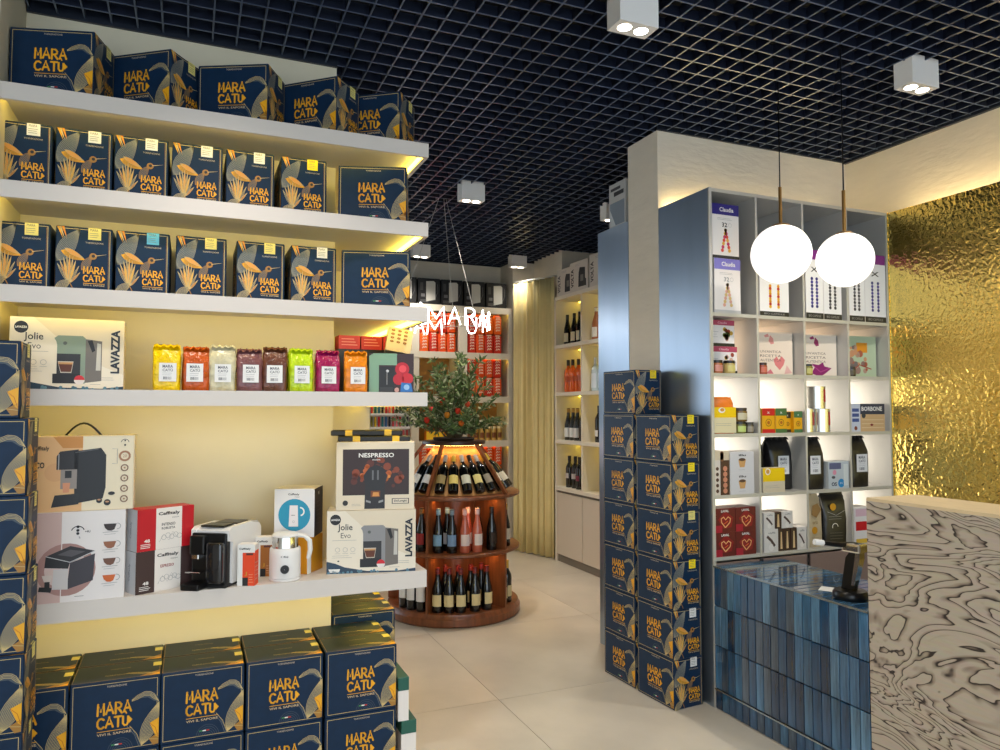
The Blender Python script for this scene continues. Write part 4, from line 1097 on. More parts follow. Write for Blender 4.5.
def can(x, y, z, r, h, lab):
    t = thing('coffee_can', lab, 'coffee can', (x, y, z), .3, 'silver coffee cans')
    link('can_body', MB().lathe([(.001, 0), (r, 0), (r, h * .92), (.001, h * .92)], M_tin, 24).mesh('can_body', True), t)
    link('lid', MB().lathe([(r * 1.03, h * .88), (r * 1.03, h * .99), (r * .98, h), (.001, h)], M_tin, 24).mesh('lid', True), t)
    link('red_label', MB().lathe([(r * 1.006, h * .30), (r * 1.006, h * .86)], ink(186, 26, 30), 6, (0, 0, 0), -PI / 2 - .15, -PI / 2 + .75).mesh('red_label', True), t)
can(3.160, 3.092, z, .044, .128, 'wide silver coffee can with red label beside the divider')
can(3.268, 3.092, z, .052, .130, 'wide silver coffee can with red label under the stacked can')
can(3.236, 3.092, z + .1305, .052, .124, 'silver coffee can stacked on the wide can')
def borb(c):
    c.rect(0, .62, 1, 1, ink(24, 36, 70)); c.rect(0, 0, 1, .62, ink(212, 176, 128)); c.up(); c.rect(0, 0, .26, 1, ink(206, 212, 224)); c.up(); c.text('BORBONE', .30, .74, .92, .90, WH, .03); c.disc(.36, .58, .016, ink(30, 40, 60), 14); c.disc(.60, .24, .012, ink(130, 20, 20), 10, .007)
    for i in range(3):
        c.rect(.02, .35 + .18 * i, .22, .47 + .18 * i, ink(60, 80, 140)); c.stroke([(.30, .14 + .14 * i), (.96, .14 + .14 * i)], .003, ink(236, 214, 170))
    c.disc(.12, .12, .012, ink(120, 50, 30), 10)
    return c
small_carton(3.450, 3.712, 3.04, .12, z, .158, M_wc, {'front': borb}, 'navy and tan capsule carton with white lettering', group='cartons in the lit cabinet')
# fourth row
z = ROWZ[3]
def cupbox(c):
    c.rect(0, 0, 1, 1, ink(216, 214, 212)); c.up(); c.text('illu', .36, .78, .66, .88, DG, .03); c.poly([(.34, .62), (.66, .62), (.60, .26), (.40, .26)], ink(206, 160, 100)); c.up(); c.disc(.5, .62, .022, ink(84, 56, 40), 14, .008); c.lines(.35, .10, .65, .18, 1, LG, .001); return c
for i in range(2):
    small_carton(2.582, 2.738, 3.036, .10, z + i * .1105, .11, M_wc, {'front': cupbox}, ('upper' if i else 'lower') + ' pale grey carton with a coffee cup picture', group='pale cup cartons')
def choc(a, b):
    def f(c):
        c.rect(0, 0, 1, 1, a); c.up()
        for i in range(5):
            c.disc(.5, .12 + .16 * i, min(c.w, c.h) * .26, b, 9)
        return c
    return f
small_carton(2.480, 2.518, 3.036, .10, z, .178, M_wc, {'front': choc(ink(220, 210, 196), ink(80, 50, 36))}, 'narrow white upright carton with coffee beans', group='narrow upright cartons')
small_carton(2.522, 2.576, 3.036, .10, z, .178, mat('choc_board', (74, 44, 34), .4), {'front': choc(ink(70, 42, 32), ink(206, 140, 110))}, 'narrow chocolate brown upright carton with pastries', group='narrow upright cartons')
small_carton(2.484, 2.574, 3.036, .10, z + .1785, .046, M_kraft, {'front': choc(ink(216, 200, 170), ink(130, 90, 60))}, 'flat cream carton lying on the narrow upright ones', group='narrow upright cartons')
M_bbag = mat('black_bag', (26, 26, 28), .32, bump=.35, bscale=26)
def blackbag(x, y, w, d, h, lab, lx=0.0, lw=.5, rot=0):
    t = thing('coffee_bag', lab, 'coffee bag', (x, y, z), rot, 'large black coffee bags')
    link('bag_body', bag_mb(w, d, h, M_bbag, seed=int(x * 1000)).mesh('bag_body', True), t)
    link('top_seal', bag_seal(w, d, h, M_bbag).mesh('top_seal'), t)
    link('label', maracatu_label(w * lw, .10).mb((lx - w * lw / 2, -d * .565, h * .30), (1, 0, 0), (0, 0, 1), (0, -1, 0)).mesh('label'), t)
blackbag(3.000, 3.155, .160, .095, .285, 'large black coffee bag with white label behind the yellow carton', .005, .48)
blackbag(2.852, 3.185, .120, .09, .285, 'large black coffee bag half hidden by the yellow carton', -.01, .4)
blackbag(3.186, 3.095, .125, .10, .285, 'large black coffee bag beside the blister pack', -.015, .6)
blackbag(3.522, 3.095, .135, .10, .287, 'large black coffee bag in the compartment by the gold panel', .0, .62)
def yb_(c):
    c.rect(0, .45, 1, 1, ink(248, 208, 10)); c.rect(0, 0, 1, .45, ink(214, 200, 170)); c.up(); c.disc(.22, .86, .018, WH, 14); c.up(); c.disc(.22, .86, .012, ink(220, 160, 70)); c.lines(.1, .16, .8, .3, 2, LG, .0012); return c
small_carton(2.798, 2.948, 3.036, .06, z, .128, M_kraft, {'front': yb_}, 'yellow and cream carton in front of the large black bags', group='cartons in the lit cabinet')
def blister(c):
    c.rect(0, 0, 1, 1, ink(196, 204, 206)); c.up()
    c.rect(.05, .72, .62, .95, ink(90, 96, 130)); c.disc(.3, .60, .014, ink(226, 150, 170), 12); c.disc(.24, .42, .014, ink(80, 80, 86), 12, .008); c.disc(.62, .20, .024, ink(30, 136, 196), 18); c.text('OS', .14, .10, .40, .24, ink(30, 36, 70), .04); c.up(); c.rect(.74, .1, .95, .9, ink(220, 226, 222)); c.text('05', .55, .16, .68, .23, WH)
    return c
small_carton(3.262, 3.415, 3.036, .09, z, .150, mat('pale_grey_board', (206, 212, 212), .35), {'front': blister}, 'pale grey blister carton with a blue disc', group='cartons in the lit cabinet')
# fifth row
z = ROWZ[4]
def redheart(c):
    c.rect(0, 0, 1, 1, ink(96, 12, 20)); c.up(); c.rect(0, .0, .35, .3, ink(170, 30, 50)); c.poly([(.15, .55), (.5, .9), (.9, .6), (.8, .2), (.4, .15)], ink(140, 16, 24)); c.up()
    c.stroke([(.50, .20), (.32, .42), (.30, .58), (.42, .64), (.52, .52), (.64, .64), (.76, .56), (.72, .40), (.50, .20)], .006, ink(240, 180, 120)); c.text('LAVAL', .30, .84, .68, .94, WH, .03); c.stroke([(.45, .36), (.62, .46)], .004, ink(240, 120, 60)); return c
for i in range(4):
    a = 2.480 + (i % 2) * .134
    small_carton(a, a + .130, 3.036, .11, z + (i // 2) * .1225, .122, mat('dark_red_board', (104, 14, 22), .35), {'front': redheart}, ('upper' if i > 1 else 'lower') + ' dark red carton with glowing heart beside the ' + ('aluminium side' if i % 2 == 0 else 'divider'), group='dark red heart cartons')
def stick(kind):
    def f(c):
        c.rect(0, 0, 1, 1, ink(222, 216, 206) if kind else ink(50, 28, 24)); c.up()
        if kind:
            c.stroke([(.2, .7), (.5, .5), (.75, .25)], c.w * .16, ink(70, 50, 44)); c.text('caffè', .3, .80, .8, .88, DG); c.disc(.5, .2, c.w * .2, ink(236, 230, 220), 10)
        else:
            c.poly([(.3, .1), (.7, .1), (.6, .85), (.4, .85)], ink(220, 190, 140))
        return c
    return f
sp = [(2.800, .094, 0, 1), (2.898, .036, 0, 0), (2.938, .040, 0, 0), (2.984, .040, 0, 0), (3.028, .064, 0, 1), (2.802, .070, 1, 1), (2.876, .042, 1, 0), (2.922, .076, 1, 1)]
names = ['white stick carton by the divider at shelf level', 'dark brown stick carton beside the white one at shelf level', 'middle dark brown stick carton at shelf level', 'dark brown stick carton next to the open white one', 'white stick carton at the end of the lower row', 'white stick carton on the upper row by the divider', 'dark brown stick carton on the upper row', 'white stick carton at the end of the upper row']
for (a, w, lv, kd), nm in zip(sp, names):
    small_carton(a, a + w, 3.036, .10, z + lv * .1195 + 0, .119 if lv == 0 else .088, M_wc if kd else mat('choc_board', (74, 44, 34), .4), {'front': stick(kd)}, nm, group='coffee stick cartons')
t = thing('coffee_bag', 'beige printed coffee bag beside the black one with the gold sun', 'coffee bag', (3.176, 3.085, z), 0, 'printed coffee bags in the cabinet')
link('bag_body', bag_mb(.105, .07, .285, mat('beige_foil', (206, 186, 148), .4, noise=.15, nscale=20, bump=.3, bscale=30), seed=61).mesh('bag_body', True), t)
cc = Canvas(.09, .24); cc.disc(.35, .34, .020, ink(200, 140, 30), 14); cc.lines(.1, .05, .8, .2, 3, ink(150, 120, 80), .0014); cc.text('oro', .2, .48, .6, .54, ink(130, 100, 50)); cc.poly([(.1, .7), (.5, .62), (.9, .8), (.6, .95), (.2, .9)], ink(150, 116, 70))
link('front_print', cc.mb((-.045, -.0405, .01), (1, 0, 0), (0, 0, 1), (0, -1, 0)).mesh('front_print'), t)
t = thing('coffee_bag', 'black printed coffee bag with a gold sun on its front', 'coffee bag', (3.320, 3.080, z), math.radians(-8), 'printed coffee bags in the cabinet')
link('bag_body', bag_mb(.155, .075, .290, M_bbag, seed=62).mesh('bag_body', True), t)
cc = Canvas(.14, .26); cc.disc(.36, .78, .020, ink(214, 156, 30), 16); cc.lines(.15, .5, .85, .6, 2, LG, .0016); cc.ring(.45, .36, .018, .004, WH, 14, 0, 200); cc.lines(.2, .08, .85, .26, 3, ink(120, 120, 110), .0016); cc.stroke([(.1, .68), (.5, .6), (.9, .7)], .003, LG)
link('front_print', cc.mb((-.07, -.0435, .01), (1, 0, 0), (0, 0, 1), (0, -1, 0)).mesh('front_print'), t)
small_carton(3.452, 3.585, 3.04, .1, z, .20, M_wc, {'front': lambda c: c.rect(.1, .35, .9, .6, ink(200, 20, 34)).rect(.1, .0, .9, .12, ink(220, 180, 60)).rect(.1, .75, .9, .95, ink(226, 190, 200))}, 'white carton with red and yellow bands behind the wooden counter', group='cartons in the lit cabinet')

# ================================================================== PENDANTS
M_globe = mat('opal_glass_lit', (255, 250, 242), .25, emit=0.95)
def pendant(x, y, z, r, lab):
    t = thing('pendant_lamp', lab, 'pendant lamp', (x, y, z), 0, 'opal globe pendants over the counter')
    link('globe', MB().sphere((0, 0, 0), r, M_globe, 40, 24).mesh('globe', True), t)['label'] = 'glowing white glass globe'
    link('cap', MB().lathe([(r * .30, r * .953), (r * .30, r * .99), (r * .22, r * 1.04), (.001, r * 1.05)], M_brass, 24).mesh('cap', True), t)
    link('stem', MB().lathe([(.008, r * 1.03), (.008, r + .19), (.001, r + .19)], M_brass, 12).mesh('stem', True), t)
    link('cord', MB().tube([(0, 0, r + .18), (0, 0, 3.75 - z)], .0032, M_black, 6).mesh('cord'), t)
    link('ceiling_cup', MB().lathe([(.001, CEIL - z + .055), (.016, CEIL - z + .052), (.018, CEIL - z + .03), (.001, CEIL - z + .028)], M_brass, 12).mesh('ceiling_cup', True), t)
pendant(2.666, 2.744, 2.261, .143, 'larger opal globe pendant on a brass stem')
pendant(2.645, 2.347, 2.155, .119, 'smaller opal globe pendant on a brass stem')

# ================================================================== CEILING SPOTLIGHTS
M_spot = mat('spot_lens', (255, 246, 230), .4, emit=14.0)
lampk = Kit()
def lens_mb(q):
    return MB().lathe([(.001, 2.9955), (.028, 2.9955)], M_spot, 16, (q, .048, 0))
lampk.add('housing', MB().box(0, .176, 0, .096, 2.996, CEIL + .02, M_white), False, [('lens', lens_mb(.050), False), ('lens', lens_mb(.126), False)])
spots = [(1.497, 2.345, 'white ceiling spotlight box over the aisle'), (3.018, 2.282, 'white ceiling spotlight box near the gold panel'), (1.759, 4.836, 'white ceiling spotlight box above the round wine display'), (3.083, 6.950, 'white ceiling spotlight box in front of the curtain'), (2.990, 4.905, 'white ceiling spotlight box behind the plaster pier'), (1.985, 6.84, 'white ceiling spotlight box near the black machines'), (0.02, 2.30, 'white ceiling spotlight box in front of the shelves'), (0.02, -.3, 'white ceiling spotlight box at the shop front by the shelves'), (1.5, -.3, 'white ceiling spotlight box at the shop front over the aisle'), (3.0, -.3, 'white ceiling spotlight box at the shop front by the counter')]
for i, (x, y, lab) in enumerate(spots):
    t = lampk.put('ceiling_spotlight', lab, 'ceiling light', (x, y, 0), 0, 'white box spotlights on the ceiling')
    l = bpy.data.lights.new('spot', 'SPOT'); l.energy = LAMP_W * (.15 if i == 3 else 1.0); l.spot_size = math.radians(128); l.spot_blend = .8; l.shadow_soft_size = .05; l.color = (1.0, .91, .80)
    lo = link('spot_beam', l, t, (.088, .048, 2.985))

# ================================================================== FAR WALL SHELVES
M_unit = mat('far_shelf_laminate', (224, 216, 198), .5)
t = thing('wall_unit', 'tall cream shelf unit on the far wall with orange coffee packs', 'shelf unit', (0, 0, 0))
UY0, UY1 = 7.22, 7.555
ZS = [2.585, 2.095, 1.632, 1.165, .70]
vx = [(1.60, 1.66), (2.085, 2.165), (2.60, 2.69), (3.165, 3.212)]
for a, b in vx:
    link('upright', MB().box(a, b, UY0, UY1, 0, 2.56, M_unit).mesh('upright'), t)
for z in ZS:
    link('shelf_board', MB().box(1.60, 3.212, UY0 - .004, UY1, z - .05, z, M_unit).box(1.60, 3.212, UY0 - .004, UY0 + .010, z - .066, z - .05, M_unit).mesh('shelf_board'), t)
link('back_panel', MB().box(1.60, 3.212, UY1 - .006, UY1, 0, 2.56, mat('gold_brown_back', (150, 108, 52), .5)).mesh('back_panel'), t)
link('plinth', MB().box(1.60, 3.212, UY0 + .02, UY1, 0, .10, M_unit).mesh('plinth'), t)
for z in ZS[:4]:
    for (a, b), (c2, d2) in zip(vx[:-1], vx[1:]):
        o = link('led_strip', MB().box(b + .01, c2 - .01, UY0 + .012, UY0 + .020, z - .056, z - .0505, M_led).mesh('led_strip'), t)
# orange packs
def pack_kit(rgb):
    m = mat('pack_%d_%d_%d' % rgb, rgb, .32, noise=.12, nscale=16)
    w, d, h = .094, .07, .205
    c = Canvas(w, h)
    for i in range(5):
        v = .16 + .15 * i
        c.stroke([(.30, v), (.45, v + .10), (.52, v + .02), (.66, v + .09), (.78, v + .03)], .009, ink(246, 232, 214))
    c.rect(.22, .90, .78, .95, ink(246, 226, 200))
    k = Kit().add('pack_body', MB().rbox(-w / 2, w / 2, -d / 2, d / 2, 0, h * .93, m, .012, 2), True).add('top_fold', MB().box(-w * .40, w * .40, -d * .22, d * .22, h * .925, h, m)).add('front_print', c.mb((-w / 2, -d / 2 - .0003, 0), (1, 0, 0), (0, 0, 1), (0, -1, 0)))
    return k
PK = [pack_kit((232, 78, 10)), pack_kit((206, 40, 12)), pack_kit((240, 100, 16))]
rn = random.Random(11)
def packs(x0, n, z, lev, lab, group):
    for i in range(n):
        for l_ in range(lev):
            rn.choice(PK).put('coffee_pack', '%s orange coffee pack, %s column from the %s' % (['lower', 'upper'][l_], ['fourth', 'third', 'second', 'first'][i], lab), 'coffee pack', (x0 + i * .099, 7.262 + rn.uniform(0, .01), z + l_ * .2055), rn.uniform(-.06, .06), group)
packs(2.745, 4, 2.095, 2, 'curtain, shelf under the black machine cartons', 'orange packs on the upper far shelf')
packs(2.222, 4, 2.095, 2, 'divider, shelf behind the neon letters', 'orange packs behind the neon sign')
packs(2.745, 4, 1.632, 2, 'curtain, shelf behind the olive branches', 'orange packs behind the plant')
packs(2.745, 4, .70, 2, 'curtain, on the low far shelf', 'orange packs on the low far shelf')
packs(2.222, 4, .70, 2, 'divider, low shelf behind the wine display', 'orange packs behind the wine display')
# tins and white carton on the fourth far shelf
for i in range(6):
    x = 2.735 + i * .068
    t2 = thing('tea_tin', 'gold and brown tin in the row on the far shelf behind the plant', 'tin', (x, 7.27, 1.165), 0, 'gold tins on the far shelf')
    link('tin_body', MB().lathe([(.001, 0), (.030, 0), (.030, .13), (.001, .13)], mat('gold_tin', (206, 170, 90), .3, metal=.3), 14).mesh('tin_body', True), t2)
    link('label', MB().lathe([(.0306, .03), (.0306, .085)], ink(120, 66, 30), 8, (0, 0, 0), -PI / 2 - .8, -PI / 2 + .8).mesh('label'), t2)
    link('lid', MB().lathe([(.031, .128), (.031, .148), (.001, .15)], mat('cream_lid', (226, 210, 168), .4), 14).mesh('lid', True), t2)
small_carton(2.72, 2.93, 7.33, .08, 1.165, .215, M_wc, {'front': lambda c: c.rect(.1, .2, .9, .7, ink(230, 222, 200))}, 'plain cream carton behind the gold tins', group='cartons on the far shelf')
for i, x in enumerate((2.30, 2.40, 2.51)):
    small_carton(x - .045, x + .045, 7.25, .08, 1.165, .20, mat('amber_pack', (222, 130, 20), .4), {'front': lambda c: c.rect(0, 0, 1, 1, ink(246, 200, 40)).up().rect(.1, .5, .9, .85, ink(200, 30, 30))}, 'red and yellow packet behind the olive branches', group='red and yellow packets')
# rack of capsule sleeves in the bay beyond the shelf end
t = thing('sleeve_rack', 'white wire rack of slots on the far shelf', 'rack', (1.66, 7.24, 1.165))
link('rack_back', MB().box(0.005, .42, .06, .07, 0, .40, M_white).mesh('rack_back'), t)
for z in (.0, .135, .27):
    link('rack_tier', MB().box(0.005, .42, -.005, .06, z, z + .022, M_white).mesh('rack_tier'), t)
cols_ = [(20, 20, 24), (30, 30, 34), (110, 110, 20), (226, 190, 20), (200, 30, 40), (30, 120, 130), (40, 110, 180), (20, 24, 40), (206, 60, 70), (230, 120, 130), (190, 40, 40)]
for tier in range(3):
    for i in range(11):
        rgb = cols_[(i + tier * 2) % 11]
        o = link('capsule_sleeve', MB().lathe([(.001, 0), (.0105, 0), (.0105, .095), (.008, .10), (.001, .10)], ink(*rgb), 10).mesh('capsule_sleeve', True), None, (1.687 + i * .0365, 7.262, 1.165 + tier * .135 + .0225))
        tag(o, 'slim %s capsule sleeve in the white rack' % {(20, 20, 24): 'black', (30, 30, 34): 'charcoal', (110, 110, 20): 'olive', (226, 190, 20): 'yellow', (200, 30, 40): 'crimson', (30, 120, 130): 'teal', (40, 110, 180): 'blue', (20, 24, 40): 'dark navy', (206, 60, 70): 'coral', (230, 120, 130): 'pink', (190, 40, 40): 'red'}[rgb], 'capsule sleeve', 'capsule sleeves in the white rack')
# black machine cartons on top of the far unit
c = Canvas(.225, .27)
c.poly([(.36, .12), (.80, .20), (.80, .86), (.72, .92), (.36, .90)], ink(196, 196, 190)); c.up()
c.rect(.08, .55, .22, .85, ink(70, 70, 70)); c.rect(.12, .3, .3, .42, ink(110, 110, 112)); c.lines(.08, .08, .5, .2, 3, ink(120, 120, 120), .004); c.stroke([(.82, .3), (.92, .5), (.90, .8)], .004, ink(110, 110, 110))
bmk = carton_kit(.235, .20, .275, mat('black_card', (22, 22, 24), .4), {'front': Canvas(.235, .275)}, seam=False)
bmk = Kit().add('carton_body', MB().rbox(-.1175, .1175, -.1, .1, 0, .275, mat('black_card', (22, 22, 24), .4), .003, 1)).add('front_print', on_face(c, .225, .2, .27, 'front'))
for i, (x, lab) in enumerate(((2.03, 'black machine carton on top of the far unit, half hidden by the shelf end'), (2.285, 'black machine carton with pale tank on far unit, next to the half hidden one'), (2.535, 'second black machine carton from the curtain on top of the far unit'), (2.79, 'black machine carton on the far unit above the neon letters'), (3.045, 'black machine carton on the far unit at the curtain end'))):
    bmk.put('machine_carton', lab, 'carton', (x, 7.36, 2.5855), math.radians(-3), 'black machine cartons on the far unit')

# ================================================================== CURTAIN
t = thing('curtain', 'long olive beige pleated curtain hanging to the floor', 'curtain')
M_cur = mat('curtain_cloth', (226, 210, 152), .85, noise=.05, nscale=8)
A = Vector((3.235, 7.15)); B = Vector((3.44, 6.60)); D = (B - A); nrm = Vector((-D.y, D.x)).normalized()
if nrm.x > 0:
    nrm = -nrm
nU, nV = 120, 8
vs = []; fs = []
for j in range(nV + 1):
    zz = .012 + 2.83 * j / nV
    for i in range(nU + 1):
        u = i / nU
        am = .036 * (1 - .35 * j / nV)
        p = A + D * u + nrm * (am * math.sin(u * 2 * PI * 6.3 + .8 * math.sin(u * 9) + j * .05) + am * .35 * math.sin(u * 2 * PI * 14 + 1) + .035)
        vs.append((p.x, p.y, zz))
for j in range(nV):
    for i in range(nU):
        a = j * (nU + 1) + i
        fs.append((a, a + 1, a + nU + 2, a + nU + 1))
cl = link('cloth', MB().add(vs, fs, M_cur).mesh('cloth', True), t)
sol = cl.modifiers.new('thick', 'SOLIDIFY'); sol.thickness = .004
link('curtain_rail', MB().tube([(A.x - .03, A.y + .03, 2.86), (B.x, B.y, 2.86)], .012, M_alul, 8).mesh('curtain_rail', True), t)
struct('wall_door_header', MB().box(3.47, 3.93, 6.56, 7.22, 0, 3.75, M_wall), 'warm white wall behind the curtain')

# ================================================================== BOTTLES
BK = {}
def bottle_kit(glass, lbl, foil, tall=1.0, r=.0375, lz=(.055, .135), lw=1.25, shape=0):
    key = (glass, lbl, foil, tall, r, lz, shape)
    if key in BK:
        return BK[key]
    mg = mat('bottle_%d_%d_%d' % glass, glass, .07, coat=.5)
    s = r / .0375
    if shape == 0:
        pr = [(.001, 0), (.035 * s, 0), (.0375 * s, .005), (.0375 * s, .185), (.034 * s, .205), (.020 * s, .232), (.0150, .245), (.0145, .296), (.016, .298), (.016, .304), (.001, .305)]
    elif shape == 1:      # sloping shoulders
        pr = [(.001, 0), (.036 * s, 0), (.039 * s, .006), (.039 * s, .13), (.036 * s, .165), (.026 * s, .205), (.0170, .24), (.0150, .298), (.0165, .30), (.0165, .306), (.001, .307)]
    else:                 # squat spirit bottle
        pr = [(.001, 0), (.040 * s, 0), (.042 * s, .006), (.042 * s, .15), (.036 * s, .175), (.018 * s, .195), (.015, .21), (.015, .255), (.001, .257)]
    pr = [(a, b * tall) for a, b in pr]
    top = pr[-1][1]
    k = Kit().add('glass_body', MB().lathe(pr, mg, 16), True)
    if foil:
        k.add('capsule', MB().lathe([(.0160, top - .055 * tall), (.0166, top - .004), (.0160, top + .001), (.001, top + .0015)], mat('foil_%d_%d_%d' % foil, foil, .35), 14), True)
    if lbl:
        rr = (.0375 if shape == 0 else .039 if shape == 1 else .042) * s * 1.015
        k.add('label', MB().lathe([(rr, lz[0] * tall), (rr, lz[1] * tall)], mat('blabel_%d_%d_%d' % lbl, lbl, .6), 10, (0, 0, 0), -PI / 2 - lw, -PI / 2 + lw), True)
    BK[key] = k
    return k
DK = (9, 12, 11)
# bottle cabinet on the right
t = thing('bottle_cabinet', 'cream shelf cabinet of bottles with plain doors below', 'cabinet', (0, 0, 0))
RX0, RX1 = 3.376, 3.72
RZ = [.735, 1.195, 1.665, 2.135, 2.62]
for yv in (4.95, 5.46, 5.99, 6.52):
    link('upright', MB().box(RX0, RX1, yv, yv + .025, .735 if yv not in (4.95, 6.52) else 0, 2.62, M_unit).mesh('upright'), t)
for z in RZ:
    link('shelf_board', MB().box(RX0 - .003, RX1, 4.95, 6.545, z - .035, z, M_unit).mesh('shelf_board'), t)
link('back_panel', MB().box(RX1, RX1 + .012, 4.95, 6.545, 0, 2.62, mat('olive_cream', (206, 190, 130), .5)).mesh('back_panel'), t)
for i, y in enumerate((4.965, 5.49, 6.015)):
    d_ = link('door', MB().rbox(RX0 + .004, RX0 + .022, y, y + .515, .075, .675, M_cab, .002, 1).mesh('door'), t)
link('finger_rail', MB().box(RX0 + .02, RX0 + .03, 4.97, 6.52, .676, .70, mat('shadow_gap', (120, 112, 100), .6)).mesh('finger_rail'), t)
link('plinth', MB().box(RX0 + .02, RX1, 4.97, 6.52, 0, .07, mat('shadow_gap', (120, 112, 100), .6)).mesh('plinth'), t)
for z in RZ[1:]:
    for y0, y1 in ((5.50, 5.97), (6.03, 6.50)):
        link('led_strip', MB().box(RX0 + .25, RX0 + .262, y0, y1, z - .041, z - .0355, M_led).mesh('led_strip'), t)
def row(kit, ys, x, z, name, lab, cat, group):
    for y in ys:
        kit.put(name, lab, cat, (x + random.uniform(-.01, .01), y, z), -PI / 2 + random.uniform(-.3, .3), group)
row(bottle_kit(DK, (226, 214, 180), (24, 22, 20), .98, .036, (.03, .12), 1.1, 1), (6.42, 6.28, 6.16), 3.46, RZ[3], 'wine_bottle', 'dark bottle with cream label on the topmost bottle shelf', 'bottle', 'dark bottles on the topmost bottle shelf')
row(bottle_kit(DK, (226, 214, 180), (24, 22, 20), .98, .036, (.03, .12), 1.1, 1), (6.10, 6.22), 3.56, RZ[3], 'wine_bottle', 'dark bottle standing in the second line on the topmost bottle shelf', 'bottle', 'dark bottles on the topmost bottle shelf')
row(bottle_kit((176, 110, 70), (236, 230, 216), (236, 230, 220), 1.0, .040, (.03, .12), 1.2, 1), (5.86,), 3.46, RZ[3], 'wine_bottle', 'amber rose bottle with white cap on the topmost bottle shelf', 'bottle', None)
row(bottle_kit((96, 60, 40), (210, 200, 180), (236, 230, 220), .9, .040, (.03, .12), 1.2, 1), (5.76,), 3.48, RZ[3], 'wine_bottle', 'brown bottle beside the amber rose one', 'bottle', None)
row(bottle_kit((222, 96, 14), (190, 86, 30), (34, 24, 20), 1.05, .040, (.10, .15), 1.2, 0), (6.42, 6.33, 6.24, 6.14, 6.05), 3.47, RZ[2], 'aperitif_bottle', 'bright orange aperitif bottle with dark cap', 'bottle', 'orange aperitif bottles')
row(bottle_kit((196, 214, 222), (214, 224, 236), (222, 226, 230), 1.02, .042, (.03, .16), 1.25, 0), (5.89, 5.79), 3.47, RZ[2], 'gin_bottle', 'clear pale blue spirit bottle', 'bottle', 'clear spirit bottles')
row(bottle_kit(DK, (216, 216, 212), (170, 130, 60), 1.02, .038, (.03, .12), 1.35, 1), (6.42, 6.32), 3.46, RZ[1], 'wine_bottle', 'dark sparkling bottle with broad white label and gold neck', 'bottle', 'gold necked bottles')
row(bottle_kit(DK, (216, 216, 212), (170, 130, 60), 1.02, .038, (.03, .12), 1.35, 1), (6.22,), 3.46, RZ[1], 'wine_bottle', 'dark sparkling bottle with broad white label beside the black labelled ones', 'bottle', 'gold necked bottles')
row(bottle_kit(DK, (60, 56, 44), (190, 150, 70), 1.06, .038, (.04, .13), 1.2, 1), (6.13, 6.05), 3.46, RZ[1], 'wine_bottle', 'dark sparkling bottle with black and gold label', 'bottle', 'gold necked bottles')
row(bottle_kit(DK, (222, 222, 218), (16, 16, 18), 1.1, .040, (.05, .10), .7, 0), (5.84,), 3.46, RZ[1], 'wine_bottle', 'plain black bottle with small square white label', 'bottle', None)
row(bottle_kit(DK, (190, 180, 176), (30, 22, 22), 1.0, .038, (.09, .14), 1.1, 0), (6.38, 6.28), 3.46, RZ[0], 'wine_bottle', 'dark bottle with grey label on the lowest bottle shelf', 'bottle', 'dark bottles on the lowest bottle shelf')
row(bottle_kit(DK, (120, 40, 60), (30, 22, 22), 1.0, .038, (.08, .13), 1.1, 0), (6.17,), 3.45, RZ[0], 'wine_bottle', 'dark bottle with wine red label on the lowest bottle shelf', 'bottle', 'dark bottles on the lowest bottle shelf')
row(bottle_kit(DK, (120, 130, 60), (206, 180, 140), 1.03, .038, (.07, .13), 1.1, 0), (6.065,), 3.45, RZ[0], 'wine_bottle', 'dark bottle with green label on the lowest bottle shelf', 'bottle', 'dark bottles on the lowest bottle shelf')
row(bottle_kit(DK, (210, 214, 206), (16, 16, 18), 1.08, .040, (.05, .10), .9, 0), (5.745,), 3.45, RZ[0], 'wine_bottle', 'black bottle with pale label half hidden by the navy cartons', 'bottle', None)
# cartons on top of the bottle cabinet
def volta(c):
    c.rect(0, 0, 1, 1, ink(206, 198, 186)); c.up(); c.text('VOLTA', .06, .14, .22, .78, ink(46, 40, 38), .04, 90); c.poly([(.48, .12), (.92, .12), (.92, .34), (.86, .38), (.86, .74), (.56, .78), (.50, .6)], ink(40, 40, 42)); c.up(); c.rect(.60, .30, .76, .52, ink(120, 116, 110)); c.lines(.3, .84, .6, .92, 2, LG, .003)
    return c
for y, x, h, lab in ((6.40, 3.48, .27, 'pale machine carton with black vertical lettering at the curtain end of the bottle cabinet'), (6.08, 3.455, .28, 'pale machine carton with black vertical lettering between two others on bottle cabinet'), (5.74, 3.475, .30, 'pale machine carton with black vertical lettering beside the tall aluminium cabinet')):
    carton_kit(.31, .16, h, mat('pale_board', (206, 198, 186), .5), {'front': volta(Canvas(.31, h))}).put('machine_carton', lab, 'carton', (x, y - .03, 2.6205), -PI / 2 + .06, 'pale machine cartons on the bottle cabinet')
# blister carton on the tall cabinet
c = Canvas(.19, .27); c.rect(.0, .0, 1, 1, ink(190, 190, 188)); c.up(); c.rect(.06, .05, .94, .60, ink(128, 140, 152)); c.rect(.30, .74, .90, .84, ink(40, 40, 42)); c.rect(.1, .88, .7, .95, ink(60, 60, 64)); c.up(); c.poly([(.06, .05), (.4, .05), (.06, .45)], ink(206, 210, 212))
carton_kit(.19, .13, .285, mat('grey_board', (188, 188, 186), .5), {'front': c}).put('blister_carton', 'grey window carton standing on the tall aluminium cabinet', 'carton', (2.54, 3.93, 2.6525), -PI / 2, None)

